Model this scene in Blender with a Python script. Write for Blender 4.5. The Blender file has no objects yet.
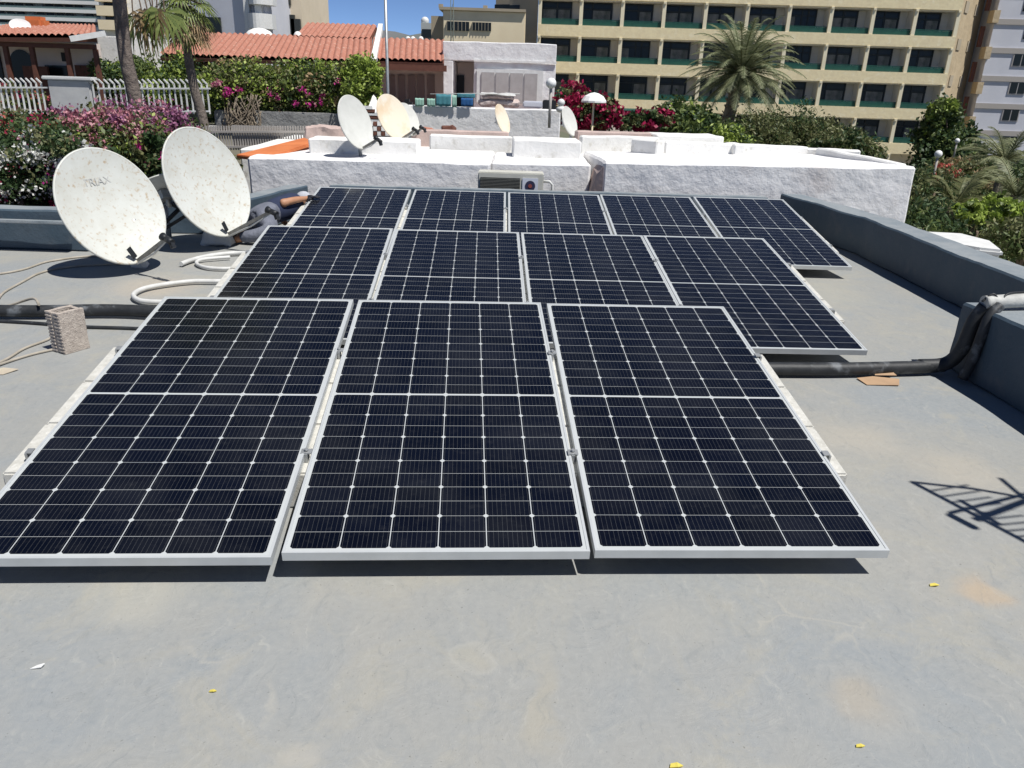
import bpy, bmesh, math, random
from mathutils import Vector, Matrix, noise
R=math.radians
random.seed(7)
C=bpy.context.scene.collection
SC=bpy.context.scene
# ------------------------------------------------------------------ camera
CAM_H=1.604; PITCH=.37216; ROLL=.03237; F=772.6
cp,sp=math.cos(PITCH),math.sin(PITCH)
fwd=Vector((0,cp,-sp)); r0=Vector((1,0,0)); u0=r0.cross(fwd)
rt=r0*math.cos(ROLL)+u0*math.sin(ROLL); up=u0*math.cos(ROLL)-r0*math.sin(ROLL)
cd=bpy.data.cameras.new('camera'); cam=bpy.data.objects.new('camera',cd); C.objects.link(cam)
M=Matrix((rt,up,-fwd)).transposed().to_4x4(); M.translation=Vector((0,0,CAM_H)); cam.matrix_world=M
cd.sensor_width=36; cd.lens=F/1024*36; cd.clip_start=.05; cd.clip_end=9000
SC.camera=cam
# ------------------------------------------------------------------ light
LIGHT=Vector((-.42,.30,-1)).normalized()
w=bpy.data.worlds.new('World'); SC.world=w; w.use_nodes=True
nt=w.node_tree; sky=nt.nodes.new('ShaderNodeTexSky'); sky.sky_type='NISHITA'; sky.sun_disc=False
sky.sun_elevation=math.asin(-LIGHT.z); sky.sun_rotation=math.atan2(-LIGHT.x,-LIGHT.y)
sky.altitude=0; sky.air_density=.3; sky.dust_density=0.0; sky.ozone_density=5.0
nt.links.new(sky.outputs[0],nt.nodes['Background'].inputs[0]); nt.nodes['Background'].inputs[1].default_value=.098
sd=bpy.data.lights.new('sun','SUN'); sd.energy=4.5; sd.angle=R(.5); sd.color=(1,.975,.93)
so=bpy.data.objects.new('sun',sd); C.objects.link(so); so.rotation_euler=LIGHT.to_track_quat('-Z','Y').to_euler(); so.location=(6,-4,12)
SC.view_settings.view_transform='Standard'; SC.view_settings.look='None'; SC.view_settings.exposure=.32; SC.view_settings.gamma=1
try: SC.cycles.max_bounces=8
except: pass

# ------------------------------------------------------------------ helpers
def at(u,v,Y):
    d=fwd*F+rt*(u-512)-up*(v-384)
    return Vector((0,0,CAM_H))+d*(Y/d.y)
def gp(u,v,z=0):
    d=fwd*F+rt*(u-512)-up*(v-384)
    return Vector((0,0,CAM_H))+d*((z-CAM_H)/d.z)
def s2l(c):
    return tuple(((x/255)/12.92 if x/255<=.04045 else ((x/255+.055)/1.055)**2.4) for x in c)
def node(nt,t,**k):
    n=nt.nodes.new(t)
    for a,b in k.items():
        if a=='inp':
            for i,v in b.items(): n.inputs[i].default_value=v
        else: setattr(n,a,b)
    return n
def math_(nt,op,a,b=None,c=None):
    n=nt.nodes.new('ShaderNodeMath'); n.operation=op
    for i,v in enumerate((a,b,c)):
        if v is None: continue
        if isinstance(v,(int,float)): n.inputs[i].default_value=v
        else: nt.links.new(v,n.inputs[i])
    return n.outputs[0]
def mixc(nt,f,a,b):
    n=nt.nodes.new('ShaderNodeMix'); n.data_type='RGBA'
    for i,v in ((0,f),(6,a),(7,b)):
        if isinstance(v,(int,float)): n.inputs[i].default_value=v
        elif isinstance(v,tuple): n.inputs[i].default_value=(*v[:3],1)
        else: nt.links.new(v,n.inputs[i])
    return n.outputs[2]
def base_mat(name,rough=.7,metal=0,spec=.5):
    m=bpy.data.materials.new(name); m.use_nodes=True; t=m.node_tree
    b=t.nodes['Principled BSDF']; b.inputs['Roughness'].default_value=rough; b.inputs['Metallic'].default_value=metal
    b.inputs['Specular IOR Level'].default_value=spec
    return m,t,b
def noisef(t,scale,detail=4,rough=.6,lo=.35,hi=.65,dist=0,co='Object'):
    tc=node(t,'ShaderNodeTexCoord'); n=node(t,'ShaderNodeTexNoise',inp={'Scale':scale,'Detail':detail,'Roughness':rough,'Distortion':dist})
    t.links.new(tc.outputs[co],n.inputs['Vector'])
    mr=node(t,'ShaderNodeMapRange',inp={1:lo,2:hi}); t.links.new(n.outputs[0],mr.inputs[0])
    return mr.outputs[0],n.outputs[0]
def mat(name,col,col2=None,scale=3,rough=.75,metal=0,bump=0,bscale=30,bdist=.01,spec=.35,detail=5,lo=.35,hi=.65,third=None,tscale=12):
    m,t,b=base_mat(name,rough,metal,spec)
    if col2:
        f,_=noisef(t,scale,detail,lo=lo,hi=hi); c=mixc(t,f,col,col2)
        if third:
            f2,_=noisef(t,tscale,5,lo=.56,hi=.7); c=mixc(t,f2,c,third)
        t.links.new(c,b.inputs['Base Color'])
    else: b.inputs['Base Color'].default_value=(*col,1)
    if bump:
        _,n=noisef(t,bscale,5); bn=node(t,'ShaderNodeBump',inp={'Strength':bump,'Distance':bdist}); t.links.new(n,bn.inputs['Height']); t.links.new(bn.outputs[0],b.inputs['Normal'])
    return m
class MB:
    def __init__(s): s.v=[]; s.f=[]; s.m=[]; s.sm=[]
    def face(s,pts,m=0,sm=False):
        i=len(s.v); s.v+= [tuple(p) for p in pts]; s.f.append(tuple(range(i,i+len(pts)))); s.m.append(m); s.sm.append(sm)
    def box(s,lo,hi,m=0,T=None):
        x0,y0,z0=lo; x1,y1,z1=hi
        P=[Vector(p) for p in ((x0,y0,z0),(x1,y0,z0),(x1,y1,z0),(x0,y1,z0),(x0,y0,z1),(x1,y0,z1),(x1,y1,z1),(x0,y1,z1))]
        if T: P=[T@p for p in P]
        i=len(s.v); s.v+=[tuple(p) for p in P]
        for q in ((3,2,1,0),(4,5,6,7),(0,1,5,4),(1,2,6,5),(2,3,7,6),(3,0,4,7)): s.f.append(tuple(i+k for k in q)); s.m.append(m); s.sm.append(False)
        return s
    def hexa(s,b,t,m=0):  # bottom ring, top ring (ccw from above)
        n=len(b); i=len(s.v); s.v+=[tuple(p) for p in b]+[tuple(p) for p in t]
        s.f.append(tuple(i+k for k in reversed(range(n)))); s.f.append(tuple(i+n+k for k in range(n)))
        for k in range(n): s.f.append((i+k,i+(k+1)%n,i+n+(k+1)%n,i+n+k))
        s.m+=[m]*(n+2); s.sm+=[False]*(n+2); return s
    def prism(s,poly,z0,z1,m=0):
        return s.hexa([(p[0],p[1],z0) for p in poly],[(p[0],p[1],z1 if len(p)<3 else p[2]) for p in poly],m)
    def beam(s,a,b,w,h,m=0,upv=Vector((0,0,1))):
        a=Vector(a); b=Vector(b); d=(b-a).normalized()
        x=d.cross(upv)
        if x.length<1e-3: x=Vector((1,0,0))
        x.normalize(); z=x.cross(d)
        R1=[a+x*(i*w/2)+z*(j*h/2) for i,j in ((-1,-1),(1,-1),(1,1),(-1,1))]
        R2=[p+(b-a) for p in R1]
        i=len(s.v); s.v+=[tuple(p) for p in R1+R2]
        for q in ((0,1,2,3),(7,6,5,4),(0,4,5,1),(1,5,6,2),(2,6,7,3),(3,7,4,0)): s.f.append(tuple(i+k for k in q)); s.m.append(m); s.sm.append(False)
        return s
    def tube(s,pts,r,n=10,m=0,cap=True):
        pts=[Vector(p) for p in pts]; rr=r if isinstance(r,(list,tuple)) else [r]*len(pts)
        i0=len(s.v); prev=None
        for k,p in enumerate(pts):
            d=(pts[min(k+1,len(pts)-1)]-pts[max(k-1,0)]).normalized()
            if prev is None:
                x=d.cross(Vector((0,0,1)))
                if x.length<.05: x=d.cross(Vector((0,1,0)))
            else: x=prev-d*prev.dot(d)
            x.normalize(); prev=x; y=d.cross(x)
            for j in range(n):
                a=2*math.pi*j/n; s.v.append(tuple(p+(x*math.cos(a)+y*math.sin(a))*rr[k]))
        for k in range(len(pts)-1):
            for j in range(n):
                a=i0+k*n+j; b=i0+k*n+(j+1)%n
                s.f.append((a,b,b+n,a+n)); s.m.append(m); s.sm.append(True)
        if cap:
            s.f.append(tuple(i0+j for j in reversed(range(n)))); s.f.append(tuple(i0+(len(pts)-1)*n+j for j in range(n))); s.m+=[m,m]; s.sm+=[False,False]
        return s
    def ball(s,c,r,m=0,nu=12,nv=8,T=None):
        rx,ry,rz=(r,r,r) if isinstance(r,(int,float)) else r
        i0=len(s.v)
        for a in range(nv+1):
            th=math.pi*a/nv
            for b in range(nu):
                ph=2*math.pi*b/nu; p=Vector((rx*math.sin(th)*math.cos(ph),ry*math.sin(th)*math.sin(ph),rz*math.cos(th)))
                if T: p=T@p
                s.v.append(tuple(p+Vector(c)))
        for a in range(nv):
            for b in range(nu):
                s.f.append((i0+a*nu+b,i0+(a+1)*nu+b,i0+(a+1)*nu+(b+1)%nu,i0+a*nu+(b+1)%nu)); s.m.append(m); s.sm.append(True)
        return s
    def build(s,name,mats,parent=None,bevel=0,local=False,subdiv=0,amp=0,freq=1.5):
        me=bpy.data.meshes.new(name); off=Vector((0,0,0))
        if parent is not None and not local: off=parent.location
        me.from_pydata([tuple(Vector(p)-off) for p in s.v],[],s.f)
        for mm in (mats if isinstance(mats,(list,tuple)) else [mats]): me.materials.append(mm)
        me.polygons.foreach_set('material_index',s.m); me.polygons.foreach_set('use_smooth',s.sm)
        if bevel or subdiv:
            bm=bmesh.new(); bm.from_mesh(me); bmesh.ops.remove_doubles(bm,verts=bm.verts,dist=1e-5)
            if bevel: bmesh.ops.bevel(bm,geom=[e for e in bm.edges if len(e.link_faces)==2 and e.calc_face_angle(0)>.5],offset=bevel,segments=(1 if subdiv else 2),affect='EDGES',clamp_overlap=True)
            if subdiv:
                for _ in range(7):
                    es=[e for e in bm.edges if e.calc_length()>subdiv]
                    if not es: break
                    bmesh.ops.subdivide_edges(bm,edges=es,cuts=1,use_grid_fill=True)
                    if len(bm.verts)>60000: break
                bmesh.ops.triangulate(bm,faces=[f for f in bm.faces if len(f.verts)>4])
                for v in bm.verts:
                    v.co+=noise.noise_vector((v.co+off)*freq)*amp+noise.noise_vector((v.co+off)*freq*4)*amp*.35
                for f in bm.faces: f.smooth=True
            bm.to_mesh(me); bm.free()
            if subdiv: me.set_sharp_from_angle(angle=R(32))
        me.update()
        o=bpy.data.objects.new(name,me); C.objects.link(o)
        if parent is not None: o.parent=parent
        return o
def tag(o,label=None,cat=None,group=None,kind=None):
    if label: o['label']=label
    if cat: o['category']=cat
    if group: o['group']=group
    if kind: o['kind']=kind
    return o
def thing(name,label,cat,loc=(0,0,0),group=None):
    o=bpy.data.objects.new(name,None); o.empty_display_size=.1; C.objects.link(o); o.location=loc
    return tag(o,label,cat,group)
def curve_pts(P,n=8):
    P=[Vector(p) for p in P]; out=[]
    for i in range(len(P)-1):
        p0=P[max(i-1,0)]; p1=P[i]; p2=P[i+1]; p3=P[min(i+2,len(P)-1)]
        for k in range(n):
            t=k/n; out.append(.5*((2*p1)+(p2-p0)*t+(2*p0-5*p1+4*p2-p3)*t*t+(3*p1-p0-3*p2+p3)*t**3))
    out.append(P[-1]); return out

# ------------------------------------------------------------------ materials
MT={}
MT['stucco']=mat('white_stucco',(.80,.79,.78),(.70,.69,.69),2.5,.85,bump=.5,bscale=4,bdist=.06,lo=.3,hi=.7,third=(.66,.62,.60),tscale=1.4)
MT['stucco_plain']=mat('white_render',(.82,.81,.78),(.72,.71,.68),3,.85,bump=.4,bscale=14,bdist=.02,third=(.55,.53,.48),tscale=5)
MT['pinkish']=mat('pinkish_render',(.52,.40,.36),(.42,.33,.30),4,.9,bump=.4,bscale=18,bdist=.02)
MT['parapet']=mat('shaded_blue_grey_waterproof_paint',(.050,.078,.105),(.065,.09,.115),3,.6,bump=.45,bscale=9,bdist=.02,third=(.08,.10,.12),tscale=5)  # blue grey paint darkened further, shade of the inner faces is in the colour
MT['parapet_top']=mat('sunlit_top_grey_paint',(.27,.29,.30),(.20,.23,.25),4,.6,bump=.5,bscale=9,bdist=.02)  # paler tone for the tops, the sunlight on them is in the colour
MT['concrete']=mat('pale_concrete',(.55,.54,.50),(.44,.43,.39),25,.9,bump=.5,bscale=90,bdist=.003,third=(.62,.61,.57),tscale=60)
MT['block']=mat('cinder_block',(.52,.46,.40),(.36,.31,.27),35,.95,bump=1,bscale=110,bdist=.008,third=(.5,.44,.38),tscale=60)
MT['mortar']=mat('mortar_lump',(.16,.18,.20),(.22,.24,.25),9,.9,bump=.8,bscale=25,bdist=.02)
MT['alu']=mat('anodised_aluminium',(.66,.68,.68),(.58,.60,.60),6,.42,.35,spec=.5)
MT['alu_dull']=mat('galvanised_steel',(.45,.46,.46),(.35,.36,.36),14,.5,.6)
MT['backsheet']=mat('white_backsheet',(.55,.56,.57))
MT['dish']=mat('weathered_dish_paint',(.58,.59,.55),(.52,.52,.47),5,.55,third=(.42,.34,.24),tscale=30)
MT['dish_clean']=mat('chalky_dish_paint',(.60,.60,.56),(.53,.53,.49),6,.6)
MT['dish_rust']=mat('rusty_cream_dish_paint',(.66,.59,.47),(.58,.42,.25),3.0,.65,lo=.45,hi=.75,third=(.66,.63,.56),tscale=4)
MT['dark']=mat('dark_plastic',(.02,.022,.025),rough=.5)
MT['arm']=mat('grey_brown_arm',(.32,.31,.28),(.20,.19,.17),20,.6,.3)
MT['black_pipe']=mat('black_rubber_insulation',(.018,.02,.022),(.035,.037,.04),12,.55,bump=.4,bscale=40,bdist=.004,third=(.13,.14,.15),tscale=9)
MT['pvc']=mat('white_pvc',(.62,.62,.60),(.5,.5,.48),9,.5)
MT['cable']=mat('beige_cable',(.42,.38,.32),(.3,.27,.22),8,.7)
MT['card']=mat('cardboard',(.45,.30,.18),(.36,.24,.15),6,.9)
MT['rubble']=mat('pale_mortar_crumb',(.50,.44,.34),(.42,.36,.28),12,.9)
MT['leafbit']=mat('yellow_petal',(.75,.62,.12),(.6,.5,.1),40,.8)
MT['paper']=mat('pale_paper',(.7,.7,.68))
MT['tape']=mat('grey_white_tape',(.5,.5,.47),(.36,.36,.34),16,.6,bump=.6,bscale=50,bdist=.006)
MT['wood']=mat('dark_stained_wood',(.15,.06,.04),(.11,.045,.03),10,.7)
MT['glass']=mat('dark_glass',(.014,.018,.018),rough=.2,spec=.3)
MT['curtain']=mat('curtain',(.30,.30,.28),(.14,.15,.14),1.6,.9,lo=.4,hi=.6)
MT['wframe']=mat('window_frame',(.03,.035,.035),rough=.5)
MT['rail_green']=mat('green_railing',(.016,.085,.065),(.012,.065,.052),3,.5)
MT['hotel']=mat('ochre_textured_concrete',(.86,.74,.47),(.78,.66,.42),3,.9,bump=.4,bscale=6,bdist=.04,third=(.88,.78,.54),tscale=2)
MT['hotel_col']=mat('cream_column_render',(.84,.76,.56),(.78,.70,.50),1,.9)
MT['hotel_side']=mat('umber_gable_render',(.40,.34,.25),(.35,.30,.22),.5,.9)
MT['partition']=mat('pale_partition',(.80,.76,.68),(.74,.70,.62),1,.9)
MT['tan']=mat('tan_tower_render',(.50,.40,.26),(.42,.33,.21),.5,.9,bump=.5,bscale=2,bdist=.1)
MT['tanl']=mat('light_tan_render',(.84,.72,.50),(.76,.64,.44),.5,.9)
MT['bluewhite']=mat('bluish_white_render',(.62,.63,.68),(.56,.57,.62),.4,.9)
MT['greyband']=mat('grey_string_course',(.40,.37,.34))
MT['whitepaint']=mat('white_metal_paint',(.72,.72,.70),(.62,.62,.6),8,.5)
MT['cream']=mat('cream_veranda_wall',(.78,.66,.58),(.70,.59,.52),2,.9)
MT['shutter']=mat('grey_shutter',(.42,.40,.39),(.36,.34,.33),5,.7)
MT['greywall']=mat('grey_rough_wall',(.30,.30,.29),(.21,.21,.21),3,.95,bump=.8,bscale=6,bdist=.05)
MT['tile']=mat('terracotta_tile',(.42,.19,.135),(.35,.145,.10),5,.92,third=(.50,.32,.25),tscale=9)
MT['orange']=mat('orange_tile_edge',(.62,.20,.07),(.5,.15,.05),3,.85)
MT['bark']=mat('grey_palm_bark',(.20,.165,.14),(.12,.10,.085),6,.95,bump=1,bscale=14,bdist=.04)
MT['bark_d']=mat('date_palm_bark',(.30,.25,.19),(.14,.11,.08),5,.95,bump=1,bscale=9,bdist=.08)
MT['stem']=mat('brown_stem',(.12,.085,.06),(.2,.15,.11),8,.9)
MT['soil']=mat('dry_ground',(.16,.14,.11),(.10,.11,.07),.25,1,third=(.08,.10,.05),tscale=.6)
MT['hill']=mat('hazy_mountain_rock',(.15,.15,.16),(.12,.13,.12),.004,1)  # distance haze is put into the rock as a muted bluish grey
MT['denim']=mat('grey_work_trousers',(.17,.18,.22),(.12,.13,.16),9,.9,bump=.6,bscale=25,bdist=.02)
MT['navy']=mat('navy_shirt',(.02,.028,.06),(.03,.04,.08),9,.9)
MT['skin']=mat('tanned_skin',(.42,.22,.13),(.36,.18,.10),20,.55)
MT['glove']=mat('black_glove',(.02,.022,.03),rough=.8)
MT['boot']=mat('brown_boot',(.05,.035,.03),(.12,.08,.06),20,.7)
MT['cap']=mat('white_cap_cloth',(.45,.46,.50),(.36,.37,.40),10,.9)
MT['teal']=mat('teal_cloth',(.06,.20,.25),(.08,.26,.30),4,.9)
MT['mint']=mat('mint_cloth',(.36,.58,.48),(.30,.5,.42),4,.9)
MT['blue']=mat('blue_cloth',(.02,.09,.25),(.03,.12,.3),6,.9)
MT['rug']=mat('pinkish_padding',(.48,.36,.32),(.55,.48,.45),5,.9,third=(.30,.22,.2),tscale=8)
MT['globe']=mat('opal_globe',(.8,.8,.78),rough=.3)
MT['parasol']=mat('white_parasol_cloth',(.8,.8,.78),rough=.9)
def leafmat(n,a,b):
    m,t,bs=base_mat(n,.55,0,.35)
    oi=node(t,'ShaderNodeNewGeometry'); c=mixc(t,oi.outputs['Random Per Island'],a,b); t.links.new(c,bs.inputs['Base Color'])
    tr=node(t,'ShaderNodeBsdfTranslucent'); t.links.new(c,tr.inputs[0]); mx=node(t,'ShaderNodeMixShader',inp={0:.25})
    t.links.new(bs.outputs[0],mx.inputs[1]); t.links.new(tr.outputs[0],mx.inputs[2]); t.links.new(mx.outputs[0],t.nodes['Material Output'].inputs[0])
    return m
LG=dict(dark=leafmat('dark_leaf',(.03,.06,.02),(.06,.10,.035)), mid=leafmat('mid_leaf',(.08,.12,.035),(.16,.20,.06)),
 olive=leafmat('olive_leaf',(.10,.12,.045),(.22,.22,.10)), lime=leafmat('lime_leaf',(.22,.31,.04),(.38,.46,.11)),
 date=leafmat('date_palm_leaf',(.15,.18,.09),(.30,.31,.18)), fan=leafmat('fan_palm_leaf',(.10,.15,.04),(.24,.28,.08)),
 dry=leafmat('dry_frond',(.30,.20,.10),(.45,.34,.20)), magenta=leafmat('magenta_blossom',(.42,.02,.18),(.58,.05,.30)),
 crimson=leafmat('crimson_blossom',(.22,.008,.04),(.42,.02,.09)), pink=leafmat('pink_blossom',(.42,.14,.19),(.58,.32,.34)),
 purple=leafmat('purple_pink_blossom',(.20,.07,.15),(.36,.15,.26)), white=leafmat('white_blossom',(.6,.6,.56),(.75,.75,.7)), red=leafmat('coral_blossom',(.55,.10,.08),(.6,.2,.15)))

# solar cell sheet
PW,PL=1.038,2.094
def cellmat():
    m,t,b=base_mat('solar_cell_sheet',.10,0,.28)
    tc=node(t,'ShaderNodeTexCoord'); sx=node(t,'ShaderNodeSeparateXYZ'); t.links.new(tc.outputs['Object'],sx.inputs[0])
    X,Y=sx.outputs[0],sx.outputs[1]
    mx,my,gap=.020,.022,.012
    px=(PW-2*mx)/6; py=(PL-2*my-gap)/24
    def per(v,p): # distance to nearest multiple of p
        q=math_(t,'DIVIDE',v,p); q=math_(t,'FRACT',math_(t,'ADD',q,.5)); q=math_(t,'ABSOLUTE',math_(t,'SUBTRACT',q,.5)); return math_(t,'MULTIPLY',q,p)
    xm=math_(t,'SUBTRACT',X,mx); dx=per(xm,px)
    yc=math_(t,'SUBTRACT',math_(t,'ABSOLUTE',math_(t,'SUBTRACT',Y,PL/2)),gap/2)
    dy=per(yc,py); dy2=per(yc,py*2)
    def lt(a,v): return math_(t,'LESS_THAN',a,v)
    line=math_(t,'MAXIMUM',lt(dx,.0016),lt(dy,.0007))
    line=math_(t,'MAXIMUM',line,lt(math_(t,'ADD',dx,dy2),.0115))
    line=math_(t,'MAXIMUM',line,lt(yc,0.0))
    line=math_(t,'MAXIMUM',line,lt(xm,0)); line=math_(t,'MAXIMUM',line,math_(t,'GREATER_THAN',xm,PW-2*mx))
    line=math_(t,'MAXIMUM',line,math_(t,'GREATER_THAN',yc,(PL-gap)/2-my))
    bus=math_(t,'MULTIPLY',lt(per(math_(t,'SUBTRACT',xm,px/20),px/10),.00040),.22)
    # each cell slightly different
    cxn=node(t,'ShaderNodeCombineXYZ'); t.links.new(math_(t,'FLOOR',math_(t,'DIVIDE',xm,px)),cxn.inputs[0]); t.links.new(math_(t,'FLOOR',math_(t,'DIVIDE',yc,py)),cxn.inputs[1])
    oi=node(t,'ShaderNodeObjectInfo'); t.links.new(math_(t,'MULTIPLY',oi.outputs['Random'],50),cxn.inputs[2])
    wn=node(t,'ShaderNodeTexWhiteNoise'); t.links.new(cxn.outputs[0],wn.inputs['Vector'])
    cell=mixc(t,wn.outputs[0],(.0018,.0026,.0065),(.003,.0042,.010))
    c=mixc(t,bus,cell,(.30,.31,.30)); c=mixc(t,line,c,(.46,.48,.48))
    fd,_=noisef(t,2.2,7,lo=.42,hi=.78); fs,_=noisef(t,26,5,lo=.55,hi=.8)
    c=mixc(t,math_(t,'MULTIPLY',fd,.035),c,(.36,.37,.37)); c=mixc(t,math_(t,'MULTIPLY',fs,.02),c,(.45,.45,.44))
    t.links.new(c,b.inputs['Base Color'])
    # dust film
    f,_=noisef(t,6,6,lo=.3,hi=.8); mr=node(t,'ShaderNodeMapRange',inp={1:0,2:1,3:.10,4:.26}); t.links.new(f,mr.inputs[0]); t.links.new(mr.outputs[0],b.inputs['Roughness'])
    return m
MT['cells']=cellmat()
# roof deck
def deckmat():
    m,t,b=base_mat('worn_grey_roof_paint',.62,0,.35)
    f1,_=noisef(t,.9,6,.62,.36,.64,.6); f2,_=noisef(t,2.3,7,.7,.50,.68,.9); f3,n3=noisef(t,7,8,.7,.52,.75,1.2); f4,_=noisef(t,40,3,.6,.35,.7)
    c=mixc(t,f1,(.255,.272,.280),(.305,.298,.272))
    c=mixc(t,math_(t,'MULTIPLY',f2,.8),c,(.335,.320,.272)); c=mixc(t,math_(t,'MULTIPLY',f3,.45),c,(.205,.225,.235))
    c=mixc(t,math_(t,'MULTIPLY',f4,.28),c,(.36,.36,.34))
    tc=node(t,'ShaderNodeTexCoord'); nz=node(t,'ShaderNodeTexNoise',inp={'Scale':5,'Detail':6}); t.links.new(tc.outputs['Object'],nz.inputs['Vector'])
    vadd=node(t,'ShaderNodeVectorMath',operation='MULTIPLY_ADD'); t.links.new(nz.outputs['Color'],vadd.inputs[0]); vadd.inputs[1].default_value=(.22,.22,0); t.links.new(tc.outputs['Object'],vadd.inputs[2])
    def spot(x,y,r,col,k,ring=False,sx=1,sy=1):
        nonlocal c
        sc=node(t,'ShaderNodeVectorMath',operation='MULTIPLY'); s=node(t,'ShaderNodeVectorMath',operation='SUBTRACT',)
        t.links.new(vadd.outputs[0],s.inputs[0]); s.inputs[1].default_value=(x+.11,y+.11,0)
        t.links.new(s.outputs[0],sc.inputs[0]); sc.inputs[1].default_value=(sx,sy,0)
        l=node(t,'ShaderNodeVectorMath',operation='LENGTH'); t.links.new(sc.outputs[0],l.inputs[0]); d=l.outputs['Value']
        if ring:
            d=math_(t,'ABSOLUTE',math_(t,'SUBTRACT',d,r)); mr=node(t,'ShaderNodeMapRange',inp={1:r*.35,2:0,3:0,4:k})
        else: mr=node(t,'ShaderNodeMapRange',interpolation_type='SMOOTHSTEP',inp={1:r,2:r*.2,3:0,4:k})
        t.links.new(d,mr.inputs[0]); c=mixc(t,mr.outputs[0],c,col)
    tan=(.44,.35,.23)
    spot(-.08,1.86,.055,(.40,.39,.35),.35,True); spot(-.08,1.86,.07,(.36,.34,.28),.5)
    spot(1.02,1.71,.13,tan,.30); spot(1.02,1.72,.13,(.40,.38,.33),.12,True)
    spot(1.66,2.27,.13,(.50,.35,.20),.42); spot(1.62,2.3,.17,(.42,.40,.36),.1,True)
    spot(2.08,3.2,.28,(.44,.39,.31),.35); spot(1.74,3.5,.3,(.42,.38,.31),.45); spot(-.5,1.47,.07,(.42,.39,.33),.4)
    spot(-1.2,2.1,.25,(.40,.38,.32),.5); spot(.12,1.65,.2,(.36,.33,.26),.45,False,3.5,.8); spot(2.5,6.5,.8,(.40,.38,.30),.35); spot(-2.85,6.0,.5,(.45,.37,.27),.45)
    spot(.55,2.05,.2,(.40,.37,.30),.2); spot(-.55,2.0,.12,(.38,.37,.33),.12,True); spot(-.25,1.2,.25,(.22,.25,.27),.4); spot(1.2,1.35,.3,(.24,.26,.27),.4)
    # fine scratch-like cracks
    vo=node(t,'ShaderNodeTexVoronoi',feature='DISTANCE_TO_EDGE',inp={'Scale':1.3}); t.links.new(vadd.outputs[0],vo.inputs['Vector'])
    cr=node(t,'ShaderNodeMapRange',inp={1:.010,2:0,3:0,4:.4}); t.links.new(vo.outputs['Distance'],cr.inputs[0])
    fm,_=noisef(t,1.5,3,lo=.52,hi=.62); c=mixc(t,math_(t,'MULTIPLY',cr.outputs[0],fm),c,(.40,.38,.33))
    # scuffs: stretched noise streaks, light flecks, dark specks
    mp=node(t,'ShaderNodeMapping'); mp.inputs['Scale'].default_value=(5,1.2,1); mp.inputs['Rotation'].default_value=(0,0,.7); t.links.new(vadd.outputs[0],mp.inputs[0])
    ns=node(t,'ShaderNodeTexNoise',inp={'Scale':6,'Detail':9,'Roughness':.75,'Distortion':.4}); t.links.new(mp.outputs[0],ns.inputs['Vector'])
    m1=node(t,'ShaderNodeMapRange',inp={1:.56,2:.72,3:0,4:.55}); t.links.new(ns.outputs[0],m1.inputs[0]); c=mixc(t,m1.outputs[0],c,(.40,.395,.36))
    m2=node(t,'ShaderNodeMapRange',inp={1:.44,2:.30,3:0,4:.5}); t.links.new(ns.outputs[0],m2.inputs[0]); c=mixc(t,m2.outputs[0],c,(.19,.205,.21))
    f6,_=noisef(t,150,2,.6,.66,.74); c=mixc(t,math_(t,'MULTIPLY',f6,.5),c,(.42,.41,.38)); f7,_=noisef(t,90,2,.6,.67,.76,.3); c=mixc(t,math_(t,'MULTIPLY',f7,.6),c,(.12,.12,.11))
    t.links.new(c,b.inputs['Base Color'])
    b1=node(t,'ShaderNodeBump',inp={'Strength':.35,'Distance':.012}); t.links.new(n3,b1.inputs['Height'])
    _,n5=noisef(t,60,4); b2=node(t,'ShaderNodeBump',inp={'Strength':.25,'Distance':.002}); t.links.new(n5,b2.inputs['Height']); t.links.new(b1.outputs[0],b2.inputs['Normal']); t.links.new(b2.outputs[0],b.inputs['Normal'])
    return m
MT['deck']=deckmat()

# ================================================================== SETTING
def sstep(a,b,x):
    t=min(max((x-a)/(b-a),0),1); return t*t*(3-2*t)
def hground(x,y):
    k=1-sstep(0,6,x-(y-20)*.05)
    left=-3.4+sstep(13.5,18,y)*3.6
    right=-3.4-sstep(20,60,y)*2.6
    z=left*k+right*(1-k)
    return z+sstep(90,900,y)*10*k
xs=[-4000,-2000,-900,-400,-200,-100,-60]+[-50+2*i for i in range(51)]+[60,100,200,400,900,2000,4000]
ys=[-2000,-500,-100,-30]+[-20+2*i for i in range(50)]+[90,110,150,250,450,900,1800,4000]
g=MB(); g.v=[(x,y,hground(x,y)) for y in ys for x in xs]; nx=len(xs)
for j in range(len(ys)-1):
    for i in range(nx-1): g.f.append((j*nx+i,j*nx+i+1,(j+1)*nx+i+1,(j+1)*nx+i)); g.m.append(0); g.sm.append(True)
tag(g.build('ground',MT['soil']),kind='structure')
# hills
h=MB(); n=90; i0=0
for j in range(14):
    for i in range(n):
        x=-2600+i*58; y=2600+j*130; e=math.sin(math.pi*j/13)
        z=(180+60*noise.noise(Vector((x*.0016,y*.002,0)))+60*noise.noise(Vector((x*.006,y*.006,3))))*e*(.75+.35*noise.noise(Vector((x*.0009,0,9))))
        h.v.append((x,y,z-5))
for j in range(13):
    for i in range(n-1): h.f.append((j*n+i,j*n+i+1,(j+1)*n+i+1,(j+1)*n+i)); h.m.append(0); h.sm.append(True)
tag(h.build('hills',MT['hill']),kind='structure')

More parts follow.
